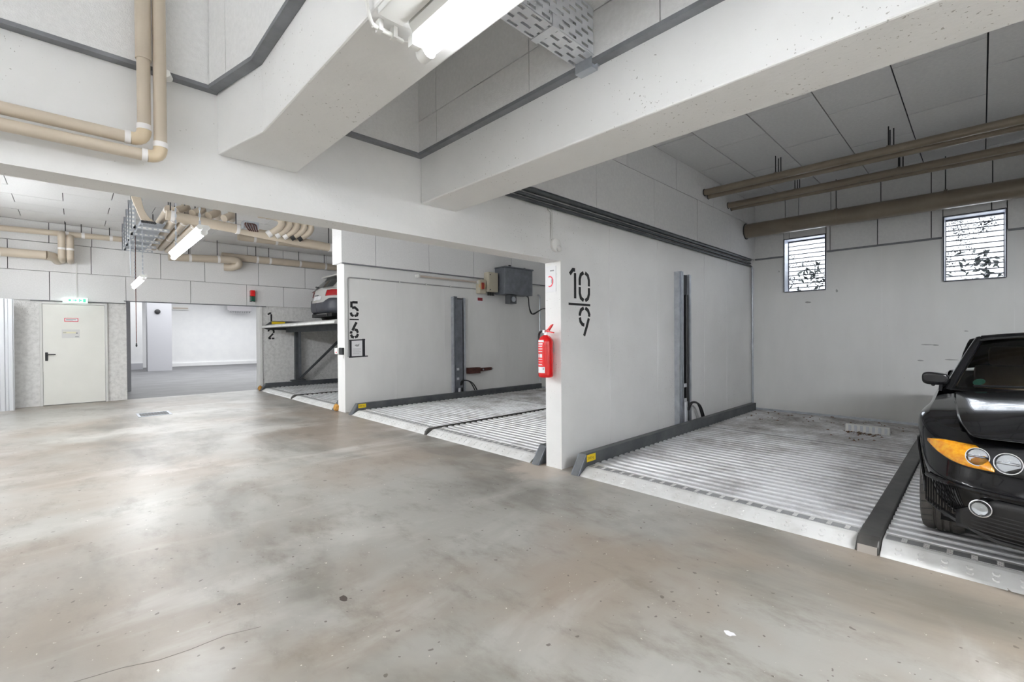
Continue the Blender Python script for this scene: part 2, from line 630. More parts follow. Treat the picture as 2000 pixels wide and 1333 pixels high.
# beam along the bay fronts, and the wide kinked beam over the aisle
beamR = struct('trim_bay_beam', MB().box(1.85, 2.17, -4.5, YA0, 2.29, ZC+0.1), 'concrete', bevel=0.008)
beamM = struct('trim_aisle_beam', MB().prism([(0.57, YA0), (0.664, 2.4), (0.664, -4.5), (0.974, -4.5), (0.974, YA0)], 'z', 2.298, ZC+0.1), 'concrete', bevel=0.008)
wallB = struct('wall_middle_partition', MB().box(3.42, XB, YB0, YB1, 0, ZC+0.1), 'wall_paint', bevel=0.006)
wall_back = struct('wall_back', MB().box(XB, XB+0.25, -2.2, 1.76, 0, 2.05).box(XB, XB+0.25, 2.36, YD+0.4, 0, ZC+0.1).box(XB, XB+0.25, 1.76, 2.36, 0, 2.05)
                   .box(XB, XB+0.25, 1.76, 2.36, 2.95, ZC+0.1).box(XB, XB+0.25, -2.2, -0.225, 2.05, ZC+0.1).box(XB, XB+0.25, 0.375, 1.76, 2.05, ZC+0.1)
                   .box(XB, XB+0.25, -0.225, 0.375, 2.95, ZC+0.1), 'wall_paint')
wall_right = struct('wall_right', MB().box(XF, XB, -2.4, -2.2, 0, ZC+0.1), 'wall_paint')
wall_left = struct('wall_left', MB().box(-2.8, -2.6, -4.5, YD, 0, ZC+0.1), 'wall_paint')
wall_behind = struct('wall_behind', MB().box(-2.8, XF, -4.7, -4.5, 0, ZC+0.1), 'wall_paint')
# end wall: door, opening to the ramp hall, bay 1/2
wallE = struct('wall_end', MB().box(-2.6, -0.48, YD, YD+0.25, 0, 2.16).box(0.53, 0.84, YD, YD+0.25, 0, 2.16).box(-0.48, 0.53, YD, YD+0.25, 2.085, 2.16)
               .box(-2.6, 3.60, YD, YD+0.25, 2.16, ZC+0.1), 'raw_concrete')
wallE2 = struct('wall_end_bay', MB().box(3.53, XB, YD, YD+0.25, 0, 2.16).box(3.60, XB, YD, YD+0.25, 2.16, ZC+0.1), 'raw_concrete')
struct('trim_opening_end', MB().box(3.47, 3.53, YD-0.03, YD+0.28, 0, 2.16), 'white')
struct('trim_opening_lintel', MB().box(0.80, 3.62, YD-0.055, YD+0.01, 2.145, 2.165), 'strip')
struct('trim_door_head', MB().box(-0.60, 0.82, YD-0.05, YD, 2.098, 2.108), 'strip')

# ceiling slab with its boards as parts
ceil = struct('ceiling', MB().box(-2.8, XB+0.25, -4.7, YD+0.25, ZC+0.017, ZC+0.2), 'gap')


def boards_ceiling(x0, x1, y0, y1, xa, off, row_a, width, row_h, mt):
    """running bond of ceiling boards; rows run along X, row joints at row_a + n*row_h, board joints at xa (+off on odd rows)"""
    n0 = math.floor((y0-row_a)/row_h)
    n1 = math.ceil((y1-row_a)/row_h)
    for n in range(n0, n1):
        ya, yb = max(y0, row_a+n*row_h), min(y1, row_a+(n+1)*row_h)
        if yb-ya < 0.03:
            continue
        xs = xa + (off if n % 2 else 0.0)
        k = math.floor((x0-xs)/width)
        while xs + k*width < x1:
            a, b = max(x0, xs+k*width), min(x1, xs+(k+1)*width)
            k += 1
            if b-a < 0.03:
                continue
            dz = random.uniform(-0.002, 0.002)
            MB().box(a+G/2, b-G/2, ya+G/2, yb-G/2, ZC+dz, ZC+0.0165).build('ceiling_board', mt, ceil)


boards_ceiling(2.17, 8.78, -2.2, 2.83, 5.84, 0.64, 1.745, 1.225, 0.593, 'panel2')      # near bay
boards_ceiling(-2.55, 8.78, 8.1, YD-0.05, -0.69, 0.59, 9.63, 1.18, 0.597, 'panel')      # over the aisle end and bay 1/2
MB().box(-2.6, 3.4, YA1, 8.1, ZC, ZC+0.0165).build('ceiling_board_field', 'panel', ceil)
MB().box(3.4, 8.8, YA1, YB0, ZC, ZC+0.0165).build('ceiling_board_field', 'panel', ceil)
MB().box(-2.6, 0.66, -4.5, YA0, ZC, ZC+0.0165).build('ceiling_board_field', 'panel', ceil)
MB().box(0.97, 1.85, -4.5, YA0, ZC, ZC+0.0165).build('ceiling_board_field', 'panel', ceil)


def wall_boards(parent, axis, face, sign, rows, u0, u1, mt='panel', cuts=()):
    """boards glued on a wall. axis 'y': the wall lies in a plane of constant Y and u is X; axis 'x': the other way round.
    rows: (z0, z1, [joint positions]). cuts: (u0, u1, z0, z1) openings. A dark backing shows in the joints."""
    zz0, zz1 = min(r[0] for r in rows), max(r[1] for r in rows)

    def bx(mb, a, b, t0, t1, z0, z1):
        p, q = sorted((face+sign*t0, face+sign*t1))
        return mb.box(a, b, p, q, z0, z1) if axis == 'y' else mb.box(p, q, a, b, z0, z1)

    def split(a, b, z0, z1):
        res = [(a, b, z0, z1)]
        for (c0, c1, d0, d1) in cuts:
            nx = []
            for (p, q, r, s) in res:
                if c1 <= p or c0 >= q or d1 <= r or d0 >= s:
                    nx.append((p, q, r, s))
                    continue
                if c0 > p:
                    nx.append((p, c0, r, s))
                if c1 < q:
                    nx.append((c1, q, r, s))
                if d0 > r:
                    nx.append((max(p, c0), min(q, c1), r, d0))
                if d1 < s:
                    nx.append((max(p, c0), min(q, c1), d1, s))
            res = nx
        return res
    back = MB()
    for r in split(u0, u1, zz0+0.004, zz1):
        bx(back, r[0]+0.002, r[1]-0.002, 0.0, 0.012, r[2], r[3])
    back.build('joint_backing', 'gap', parent)
    for z0, z1, js in rows:
        js = [u0] + sorted(j for j in js if u0+0.03 < j < u1-0.03) + [u1]
        for a, b in zip(js, js[1:]):
            for (p, q, r, s) in split(a, b, z0, z1):
                if q-p > 0.03 and s-r > 0.03:
                    e0 = 0 if p == u0 else G/2
                    e1 = 0 if q == u1 else G/2
                    bx(MB(), p+e0, q-e1, 0.010, T+random.uniform(-0.0015, 0.0015), r+(0 if r == zz0 else G/2), s-G/2).build('wall_board', mt, parent)


def seq(a, step, n):
    return [a+step*i for i in range(n)]


G = 0.006
# boards on the near partition: bay side, between the beams, left of the kinked beam
wall_boards(wallA, 'y', YA0, -1, [(2.665, 3.255, seq(2.76, 1.22, 6)), (3.255, ZC, seq(3.36, 1.215, 6))], 2.17, 8.785, 'panel2')
wall_boards(wallA, 'y', YA0, -1, [(ZS, ZC, [1.81])], 0.975, 1.85)
wall_boards(wallA, 'y', YA0, -1, [(ZS, ZC, [-1.0])], -2.6, 0.555)
# the beam along the bay fronts
wall_boards(beamR, 'x', 1.85, -1, [(ZS, 2.86, [2.60, 1.72, 0.95, 0.35]), (2.86, 3.45, [2.60, 1.72, 0.95, 0.35]), (3.45, ZC, [])], -4.5, YA0-T)
# aisle beam, left (kinked) and right side
wall_boards(beamM, 'x', 0.974, 1, [(ZS, 3.25, [2.2, 1.0, -0.2]), (3.25, ZC, [])], -4.5, YA0-T)
k0, k1 = Vector((0.57, YA0-T)), Vector((0.664, 2.4))
nrm = Vector((-(k1-k0).y, (k1-k0).x)).normalized()
if nrm.x > 0:
    nrm = -nrm
for a, b in ((0.0, 0.40), (0.41, 1.0)):
    p, q = k0.lerp(k1, a), k0.lerp(k1, b)
    MB().prism([(p.x, p.y), (q.x, q.y), (q.x+nrm.x*T, q.y+nrm.y*T), (p.x+nrm.x*T, p.y+nrm.y*T)], 'z', ZS, ZC).build('wall_board', 'panel', beamM)
wall_boards(beamM, 'x', 0.664, -1, [(ZS, ZC, [1.2, 0.0])], -4.5, 2.395)
G = 0.011
# middle partition and end wall
wall_boards(wallB, 'y', YB0, -1, [(2.63, 3.22, seq(4.0, 1.155, 6)), (3.22, ZC, seq(3.6, 1.155, 6))], 3.375, 8.78)
MB().box(3.36, 3.42, YB0-T, YB1+T, 2.63, ZC).build('wall_board', 'panel', wallB)
wall_boards(wallE, 'y', YD, -1, [(2.112, 2.69, [-1.5, -0.33])], -2.6, 0.832)
wall_boards(wallE, 'y', YD, -1, [(2.165, 2.69, [2.0, 3.176])], 0.840, 3.60)
wall_boards(wallE, 'y', YD, -1, [(2.694, 3.262, [-0.89, 0.286, 1.446, 2.286, 3.45]), (3.262, ZC, [-0.33, 0.3, 0.836, 2.0, 3.2])], -2.6, 3.60)
wall_boards(wallE2, 'y', YD, -1, [(2.165, 2.69, [4.05, 5.2, 6.4, 7.6]), (2.69, 3.262, [4.61, 5.8, 7.0]), (3.262, ZC, [4.05, 5.2, 6.4])], 3.60, 8.78)
# back wall of the near bay, cut round the two vents
wall_boards(wall_back, 'x', XB, -1, [(2.675, 3.15, [2.28, 1.70, 1.10, 0.50, -0.09, -0.7]), (3.15, ZC, [2.34, 2.14, 1.69, 1.06, 0.50, -0.10, -0.7])], -2.2, YA0-T,
            'panel2', cuts=[(1.755, 2.365, 2.0, 2.955), (-0.23, 0.38, 2.0, 2.955)])

# grey edge profile under the boards
trim = struct('trim_board_edge', MB()
              .box(-2.6, 0.57, YA0-T-0.004, YA0-0.0005, ZS-0.014, ZS+0.006)
              .box(0.975, 1.85, YA0-T-0.004, YA0-0.0005, ZS-0.014, ZS+0.006)
              .box(1.85-T-0.004, 1.8495, -4.5, YA0-T, ZS-0.014, ZS+0.006)
              .box(0.9745, 0.974+T+0.004, -4.5, YA0-T, ZS-0.014, ZS+0.006)
              .box(0.664-T-0.004, 0.6635, -4.5, 2.40, ZS-0.014, ZS+0.006)
              .prism([(k0.x, k0.y), (k1.x, k1.y), (k1.x+nrm.x*(T+.004), k1.y+nrm.y*(T+.004)), (k0.x+nrm.x*(T+.004), k0.y+nrm.y*(T+.004))], 'z', ZS-0.014, ZS+0.006), 'strip')
struct('trim_middle_board_edge', MB().box(3.375, 8.78, YB0-T-0.002, YB0, 2.612, 2.632), 'strip')
struct('trim_back_board_edge', MB().box(XB-T-0.003, XB, -2.2, -0.24, 2.655, 2.678).box(XB-T-0.003, XB, 0.39, 1.745, 2.655, 2.678).box(XB-T-0.003, XB, 2.375, YA0-T, 2.655, 2.678), 'strip')

# ramp hall beyond the opening
struct('wall_hall_back', MB().box(-3.0, 7.7, 27.5, 27.7, 0, 3.7), 'lime')
struct('wall_hall_right', MB().box(7.55, 7.7, YD+0.25, 27.5, 0, 3.7), 'lime')
struct('wall_hall_left', MB().box(-3.2, -3.0, YD+0.25, 27.5, 0, 3.7), 'lime')
struct('wall_hall_front', MB().box(XB, 9.0, YD+0.25, YD+0.3, 0, 3.7), 'lime')
struct('ceiling_hall', MB().box(-3.0, 7.7, YD+0.25, 27.7, 3.7, 3.85), 'lime')
struct('wall_hall_pier', MB().box(2.22, 3.04, 24.1, 24.6, 0, 3.7), 'grey_col')
struct('wall_hall_side', MB().box(0.9, 2.22, 26.0, 26.2, 0, 3.7), 'lime')
struct('baseboard_hall_side', MB().box(0.9, 2.22, 25.92, 26.0, 0, 0.28), 'grey_col')
struct('baseboard_hall_back', MB().box(3.04, 7.5, 27.42, 27.5, 0, 0.16), 'lime')
struct('wall_opening_jamb', MB().box(0.62, 1.06, 15.17, 15.5, 0, 3.7), 'grey_col')

# ------------------------------------------------------------------ ventilation openings
def vent_pane_material():
    m, nt, b = _nt('dirty_louvre_pane')
    N, L = nt.nodes, nt.links
    g = N.new('ShaderNodeNewGeometry')
    n = N.new('ShaderNodeTexNoise')
    n.inputs['Scale'].default_value = 55
    n.inputs['Detail'].default_value = 3
    L.new(g.outputs['Position'], n.inputs['Vector'])
    n2 = N.new('ShaderNodeTexNoise')
    n2.inputs['Scale'].default_value = 3.4
    n2.inputs['Detail'].default_value = 3
    L.new(g.outputs['Position'], n2.inputs['Vector'])
    ad = N.new('ShaderNodeMath')
    ad.operation = 'MULTIPLY_ADD'
    ad.inputs[1].default_value = 0.9
    L.new(n2.outputs['Fac'], ad.inputs[0])
    L.new(n.outputs['Fac'], ad.inputs[2])
    r = N.new('ShaderNodeMapRange')
    r.inputs[1].default_value, r.inputs[2].default_value = 1.06, 1.20
    L.new(ad.outputs[0], r.inputs[0])
    t = N.new('ShaderNodeBsdfTransparent')
    t.inputs[0].default_value = (0.95, 0.95, 0.95, 1)
    b.inputs['Base Color'].default_value = (0.03, 0.03, 0.04, 1)
    b.inputs['Roughness'].default_value = 0.8
    mx = N.new('ShaderNodeMixShader')
    L.new(r.outputs[0], mx.inputs[0])
    L.new(t.outputs[0], mx.inputs[1])
    L.new(b.outputs[0], mx.inputs[2])
    L.new(mx.outputs[0], nt.nodes['Material Output'].inputs[0])
    return m


M['vent_pane'] = vent_pane_material()
M['vent_frame'] = mat('pale_vent_frame', (0.66, 0.69, 0.78), 0.45)
M['vent_edge'] = mat('dark_slat_edge', (0.06, 0.06, 0.075), 0.5)
for wi, (ya, yb) in enumerate(((1.76, 2.36), (-0.225, 0.375))):
    w = struct_root('window_%d' % (wi+1), (XB, (ya+yb)/2, 2.05))
    z0, z1 = 2.05, 2.95
    MB().box(XB-0.05, XB+0.22, ya, ya+0.012, z0, z1).box(XB-0.05, XB+0.22, yb-0.012, yb, z0, z1) \
        .box(XB-0.05, XB+0.22, ya+0.012, yb-0.012, z1-0.012, z1).box(XB-0.03, XB+0.22, ya+0.012, yb-0.012, z0, z0+0.012).build('window_frame', 'vent_frame', w)
    MB().box(XB-0.056, XB-0.05, ya-0.004, ya+0.006, z0, z1).box(XB-0.056, XB-0.05, yb-0.006, yb+0.004, z0, z1+0.004).box(XB-0.056, XB-0.05, ya, yb, z1-0.004, z1+0.006) \
        .box(XB-0.035, XB-0.0305, ya, yb, z0-0.008, z0+0.006).build('frame_edge', 'vent_edge', w)
    MB().box(XB+0.165, XB+0.18, ya+0.012, ya+0.022, z0+.012, z1-.012).box(XB+0.165, XB+0.18, yb-0.022, yb-.012, z0+.012, z1-.012).box(XB+0.165, XB+0.18, ya+.022, yb-.022, z1-.024, z1-.012).build('inner_frame', 'vent_edge', w)
    ns = 12
    for k in range(ns):
        za = z0+0.014 + (z1-z0-0.036)*k/ns
        zb = z0+0.014 + (z1-z0-0.036)*(k+1)/ns
        MB().add([(XB+0.165, ya+.022, za), (XB+0.165, yb-.022, za), (XB+0.195, yb-.022, zb-0.006), (XB+0.195, ya+.022, zb-0.006),
                  (XB+0.168, ya+.022, za), (XB+0.168, yb-.022, za), (XB+0.198, yb-.022, zb-0.006), (XB+0.198, ya+.022, zb-0.006)],
                 [(0, 1, 2, 3), (7, 6, 5, 4), (0, 4, 5, 1), (1, 5, 6, 2), (2, 6, 7, 3), (3, 7, 4, 0)]).build('louvre_pane', 'vent_pane', w)
        MB().box(XB+0.162, XB+0.20, ya+.022, yb-.022, zb-0.012, zb).build('louvre_bar', 'vent_edge', w)
    lv = MB()
    rr = random.Random(20+wi)
    for k in range(70):
        c = Vector((XB+rr.uniform(.25, .5), (ya+yb)/2 + rr.gauss(-0.05, .14), 2.28 + rr.gauss(0, .13)))
        d1 = Vector((rr.uniform(-1, 1), rr.uniform(-1, 1), rr.uniform(-1, 1))).normalized()
        d2 = d1.orthogonal().normalized()
        s = rr.uniform(.03, .07)
        lv.add([c-d1*s, c+d2*s*.5, c+d1*s, c-d2*s*.5], [(0, 1, 2, 3)])
    o = lv.build('shrub_foliage', 'leaf', kind='stuff')
    tag(o, 'dark shrub leaves outside behind the %s vent' % ('narrower looking left' if wi == 0 else 'wider looking right'), 'foliage')

# ------------------------------------------------------------------ parking platforms
_plank = {}


def plank_mesh(length):
    k = round(length, 3)
    if k not in _plank:
        pr = [(0, 0.012), (0, 0.032), (0.014, 0.070), (0.022, 0.074), (0.060, 0.074), (0.068, 0.070), (0.082, 0.032), (0.1045, 0.032), (0.1045, 0.012)]
        mb = MB().prism(pr, 'y', 0, length)
        me = bpy.data.meshes.new('deck_plank')
        me.from_pydata(mb.v, [], mb.f)
        bm = bmesh.new()
        bm.from_mesh(me)
        bmesh.ops.recalc_face_normals(bm, faces=bm.faces[:])
        bm.to_mesh(me)
        bm.free()
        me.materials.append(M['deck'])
        _plank[k] = me
    return _plank[k]


M['sticker_ink'] = mat('sticker_print', (0.10, 0.07, 0.02), 0.6)


def platform(label, decks, kerbs, centre, centre_label, x_end=8.2, zoff=0.0, stickers=True, wide_centre=False, n_planks=44):
    ys = [d for dd in decks for d in dd]
    root = thing('parking_platform', label, 'parking platform', (XF, (min(ys)+max(ys))/2, zoff), 'double parking platforms in the bays')
    Z = zoff
    for (a, b) in decks:
        me = plank_mesh(b-a)
        for i in range(n_planks):
            x = 3.63 + 0.1045*i
            if i >= 25:
                x += 0.045
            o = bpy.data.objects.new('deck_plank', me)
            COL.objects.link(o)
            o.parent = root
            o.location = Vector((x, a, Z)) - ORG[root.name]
        MB().box(3.63+0.1045*25, 3.63+0.1045*25+0.045, a, b, Z+.012, Z+.060).build('deck_joint_plate', 'rail', root)
        MB().prism([(3.395, Z), (3.41, Z+0.012), (3.495, Z+0.060), (3.515, Z+0.066), (3.63, Z+0.068), (3.63, Z+0.012)], 'y', a, b).build('ramp_nose', 'nose', root)
        MB().box(3.528, 3.60, a+0.01, b-0.01, Z+0.066, Z+0.0695).build('grip_strip', 'grip', root)
        rb, bp = MB(), MB()
        y = a+0.05
        while y < b-0.05:
            for q in range(4):
                rb.box(3.535+q*0.016, 3.543+q*0.016, y, y+0.026, Z+0.0695, Z+0.0720)
            y += 0.098
        rb.build('grip_rib', 'nose', root, kind='stuff')
        y = a+0.08
        while y < b-0.05:
            for (xx, zz) in ((3.435, Z+0.0265), (3.465, Z+0.0435)):
                bp.frustum((xx, y, zz-0.002), (xx-0.003, y, zz+0.004), 0.017, 0.012, 8)
            y += 0.098
        bp.build('tread_stud', 'nose', root, kind='stuff')
    for i, (a, b) in enumerate(kerbs):
        k = MB().prism([(3.365, Z), (3.385, Z), (3.535, Z+0.185), (x_end, Z+0.185), (x_end, Z), (x_end, Z-0.0), (3.42, Z)], 'y', a, b)
        k = MB().prism([(3.37, Z), (3.50, Z+0.185), (x_end, Z+0.185), (x_end, Z)], 'y', a, b).build('side_kerb', 'rail', root, bevel=0.006)
        MB().prism([(3.375, Z+.002), (3.40, Z+.002), (3.50, Z+0.145), (3.50, Z+.18)], 'y', a-0.006, b+0.006).build('kerb_nose_strip', 'tank', k)
        if i == 0 and stickers:
            s = MB().box(3.515, 3.655, a-0.002, a, Z+0.105, Z+0.172).build('load_sticker', 'yellow', k)
            text_mb('2000 kg', 0.034, lambda u, v, t: (3.523+u*0.95, a-0.002-t, Z+0.128+v)).build('sticker_print', 'sticker_ink', s)
    a, b = centre
    MB().prism([(3.385, Z), (3.395, Z+0.045), (3.43, Z+0.078), (3.47, Z+0.086), (x_end, Z+0.086), (x_end, Z+0.012)], 'y', a, b).build('centre_beam', 'beam_dark', root, bevel=0.008 if wide_centre else 0.003)
    if wide_centre:
        MB().prism([(3.3835, Z), (3.3935, Z+0.045), (3.40, Z+0.045), (3.40, Z)], 'y', a+.008, b-.008).build('beam_toe_plate', mat('rubbed_toe_plate', (.34, .31, .28), .5), root)
    MB().box(x_end, x_end+0.06, min(ys)-.08, max(ys)+.08, Z, Z+0.10).build('rear_rail', 'galv', root)
    return root


pA = platform('nearest double platform of ribbed zinc planks, black car on its right half', [(0.535, 2.615), (-1.80, 0.415)], [(2.62, 2.70), (-1.90, -1.82)], (0.42, 0.53), '', wide_centre=True)
# wheel stop bolted on the empty half
ws = MB().prism([(7.14, 0.074), (7.145, 0.16), (7.19, 0.165), (7.26, 0.074)], 'y', 0.78, 1.22).build('wheel_stop', 'white', pA)
for i in range(7):
    MB().box(7.134, 7.143, 0.80+i*0.060, 0.828+i*0.060, 0.085, 0.155).build('stop_rib', 'galv_light', ws)
rr = random.Random(3)
db = MB()
for i in range(110):
    c = Vector((7.08+abs(rr.gauss(0, .09))*-1 if rr.random() < .5 else rr.uniform(6.4, 8.1), rr.gauss(1.05, .14), 0.078))
    if rr.random() < .35:
        c = Vector((rr.uniform(7.2, 8.15), rr.uniform(.7, 2.5), 0.078))
    s = rr.uniform(.012, .026)
    a = rr.uniform(0, PI)
    db.add([c+Vector((math.cos(a)*s, math.sin(a)*s, 0)), c+Vector((-math.sin(a)*s*.5, math.cos(a)*s*.5, .006)), c-Vector((math.cos(a)*s, math.sin(a)*s, 0)), c+Vector((math.sin(a)*s*.5, -math.cos(a)*s*.5, .012))], [(0, 1, 2, 3)])
tag(db.build('leaf_litter', 'debris', kind='stuff'), 'brown leaf litter scattered round the wheel stop', 'leaves')

pB = platform('empty double platform of ribbed zinc planks below the wall marked 5/6', [(5.225, 7.44), (3.26, 5.175)], [(7.45, 7.53), (3.13, 3.21)], (5.18, 5.22), '')
pC = platform('floor level double platform beneath the raised platform in the bay marked 1/2', [(10.45, 12.60), (8.30, 10.40)], [(12.62, 12.70), (8.16, 8.24)], (10.405, 10.445), '', stickers=False)
for (ya, yb, wh) in ((12.66, 12.78, 'at the foot of the wall marked 1/2'), (8.02, 8.14, 'at the foot of the wall end marked 5/6')):
    mb = MB()
    c = Vector((3.40, (ya+yb)/2, 0.06))
    rr = random.Random(int(ya))
    bm = bmesh.new()
    bmesh.ops.create_icosphere(bm, subdivisions=2, radius=0.075)
    for v in bm.verts:
        v.co = Vector((v.co.x*.7, v.co.y*.8, max(v.co.z*1.0, -0.06)))*rr.uniform(.8, 1.15) + c
        v.co.z = max(v.co.z, 0.0)
    bm.verts.index_update()
    mb.add([v.co[:] for v in bm.verts], [[v.index for v in f.verts] for f in bm.faces])
    bm.free()
    tag(mb.build('expanding_foam', 'orange_stain'), 'lump of ochre foam ' + wh, 'foam', 'foam lumps at the bay corners')

# raised platform in bay 1/2
UZ = 1.60
up = thing('raised_platform', 'raised dark steel platform on struts carrying the white car', 'parking platform', (XF, 11.5, UZ))
MB().box(3.60, 8.1, 8.16, 12.68, UZ, UZ+0.05).build('deck_sheet', 'rail', up)
for a, b in ((10.45, 12.62), (8.20, 10.42)):
    MB().prism([(3.42, UZ-0.01), (3.43, UZ+0.035), (3.60, UZ+0.075), (3.62, UZ+0.05), (3.62, UZ-0.01)], 'y', a, b).build('ramp_nose', 'nose', up)
    for i in range(6):
        x = 3.66+i*0.105
        MB().prism([(x, UZ+.05), (x+.015, UZ+0.08), (x+.065, UZ+0.08), (x+.08, UZ+.05)], 'y', a, b).build('deck_plank', 'deck', up)
kr = MB().prism([(3.45, UZ), (3.66, UZ+0.17), (8.1, UZ+0.17), (8.1, UZ-0.06), (3.6, UZ-0.06)], 'y', 12.64, 12.72).build('side_kerb', 'rail', up)
MB().box(3.66, 3.98, 12.634, 12.64, UZ+0.09, UZ+0.155).build('load_sticker', 'yellow', kr)
MB().prism([(3.45, UZ), (3.66, UZ+0.17), (8.1, UZ+0.17), (8.1, UZ-0.06), (3.6, UZ-0.06)], 'y', 8.10, 8.16).build('side_kerb', 'rail', up)
MB().box(4.0, 4.1, 8.16, 12.64, UZ-0.12, UZ).build('cross_beam', 'rail', up)
MB().box(4.25, 4.33, 12.70, 12.80, 0.19, UZ).build('support_post', 'rail', up)
MB().box(4.15, 4.50, 12.66, 12.82, 0.185, 0.22).build('post_foot', 'rail', up)
MB().prism([(4.33, 0.22), (4.39, 0.22), (5.56, 1.31), (5.56, 1.36), (5.52, 1.36)], 'y', 12.72, 12.78).build('diagonal_strut', 'rail', up)
MB().box(4.40, 4.47, 12.90, 12.955, 0.02, UZ).build('guide_post', 'galv', up)

# lift columns on the partition walls


def column(label, x0, x1, yw, z1, cover='galv'):
    r = thing('lift_column', label, 'lift column', ((x0+x1)/2, yw-0.06, 0.0), 'hydraulic lift columns on the partition walls')
    w = x1-x0
    d = 0.07
    MB().box(x0, x0+0.035, yw-d, yw-.001, 0.0, z1).build('flange', 'galv', r)
    MB().box(x0+0.035, x0+w*0.34, yw-d*.9, yw-d*0.3, 0.0, z1+.008).box(x0+0.045, x0+w*.17, yw-d*1.15, yw-d*.9, 0.0, z1+.008).box(x0+w*.22, x0+w*.30, yw-d*1.1, yw-d*.9, 0.0, z1+.004).build('cover_plate', cover, r)
    MB().box(x0+w*0.34, x1-0.05, yw-0.02, yw-.001, 0.0, z1-0.02).build('channel_back', 'black', r)
    MB().box(x1-0.05, x1, yw-d*.8, yw-.001, 0.0, z1-0.01).build('flange', 'galv', r)
    MB().cyl((x0+w*.48, yw-.06, 0.0), (x0+w*.48, yw-.06, 0.42), 0.035, 14).build('cylinder_foot', 'galv_light', r, smooth=True)
    MB().cyl((x0+w*.62, yw-.055, 0.05), (x0+w*.62, yw-.055, z1-.3), 0.028, 12).build('lift_cylinder', 'black', r, smooth=True)
    for k in range(2):
        MB().tube(smooth_path([(x0+w*.5+.03*k, yw-.09, .30), (x0+w*.55+.05*k, yw-.13, .40), (x1+.06+.07*k, yw-.12, .36-.03*k), (x1+.22+.06*k, yw-.12, .12), (x1+.26+.06*k, yw-.12, 0.0)], 5), 0.013, 8).build('hydraulic_hose', 'black', r, smooth=True)
    MB().box(x0+w*.20, x0+w*.38, yw-d*1.45, yw-d*1.3, 0.42, 0.47).box(x0+w*.20, x0+w*.38, yw-d*1.45, yw-d*1.3, 0.62, 0.67).build('clamp', 'galv_light', r)
    return r


column('shiny galvanised lift column with dark slot on the wall beside number 10', 5.80, 6.19, YA0, 2.17)
cb = column('grey painted lift column on the wall beside number 5', 5.72, 6.06, YB0, 2.17, 'tank')
MB().box(5.765, 5.95, YB0-.095, YB0-.084, 0.25, 2.12).build('front_cover', 'tank', cb)

# ------------------------------------------------------------------ stencilled bay numbers
DIG = {
    '1': [[(0.08, .80), (.30, .96), (.46, .96)], [(.46, .86), (.46, 0.0)]],
    '0': [[(.40, .98), (.20, .90), (.12, .74), (.12, .53)], [(.12, .47), (.12, .26), (.20, .10), (.40, .02)],
          [(.52, .98), (.72, .90), (.80, .74), (.80, .53)], [(.80, .47), (.80, .26), (.72, .10), (.52, .02)]],
    '9': [[(.40, .98), (.20, .90), (.12, .76), (.12, .70)], [(.12, .64), (.16, .50), (.30, .40), (.44, .38)],
          [(.52, .98), (.72, .90), (.82, .76), (.80, .68)], [(.78, .62), (.62, .32), (.42, 0.0)]],
    '5': [[(.86, .93), (.30, .93)], [(.20, .97), (.20, .58)], [(.26, .56), (.56, .60), (.82, .46), (.86, .36)], [(.86, .28), (.78, .10), (.52, .03)], [(.42, .03), (.20, .10), (.12, .26)]],
    '6': [[(.72, 1.0), (.46, .70), (.28, .46)], [(.20, .42), (.12, .30), (.12, .26)], [(.12, .20), (.24, .05), (.44, .02)], [(.54, .02), (.76, .08), (.86, .24)], [(.86, .32), (.74, .50), (.50, .52)]],
    '2': [[(.12, .76), (.20, .92), (.44, .98)], [(.54, .98), (.80, .90), (.84, .72), (.78, .60)], [(.74, .55), (.30, .18), (.16, .06)], [(.14, .05), (.48, .05)], [(.56, .05), (.90, .05)]],
}


def bay_number(label, yw, digits, bar, sx):
    """digits: (char, x0, z0, width, height)"""
    xs = digits[0][1]
    r = thing('bay_number', label, 'wall number', (xs, yw, digits[-1][2]))
    put = None
    for ch, x0, z0, w, h in digits:
        mb = MB()
        for st in DIG[ch]:
            mb.ribbon([(x0+p[0]*w, z0+p[1]*h) for p in st], sx, lambda a, b, t: (a, yw-t, b), 0.0016)
        mb.build('digit_'+{'0': 'zero', '1': 'one', '2': 'two', '5': 'five', '6': 'six', '9': 'nine'}[ch], 'paint_black', r)
    MB().box(bar[0], bar[1], yw-0.0016, yw, bar[2], bar[3]).build('dividing_bar', 'paint_black', r)
    return r


bay_number('black stencilled 10 over 9 on the white wall near the extinguisher', YA0-.0002,
           [('1', 3.565, 1.695, 0.22, 0.30), ('0', 3.715, 1.675, 0.23, 0.30), ('9', 3.715, 1.315, 0.23, 0.295)], (3.56, 3.92, 1.625, 1.648), 0.036)
bay_number('black stencilled 5 over 6 above the framed notice', YB0-.0002,
           [('5', 3.515, 1.695, 0.175, 0.275), ('6', 3.515, 1.32, 0.175, 0.275)], (3.515, 3.685, 1.634, 1.654), 0.044)
bay_number('black stencilled 1 over 2 on the concrete by the raised platform', YD-.0002,
           [('1', 3.655, 1.74, 0.22, 0.26), ('2', 3.655, 1.31, 0.19, 0.26)], (3.66, 3.84, 1.665, 1.685), 0.042)

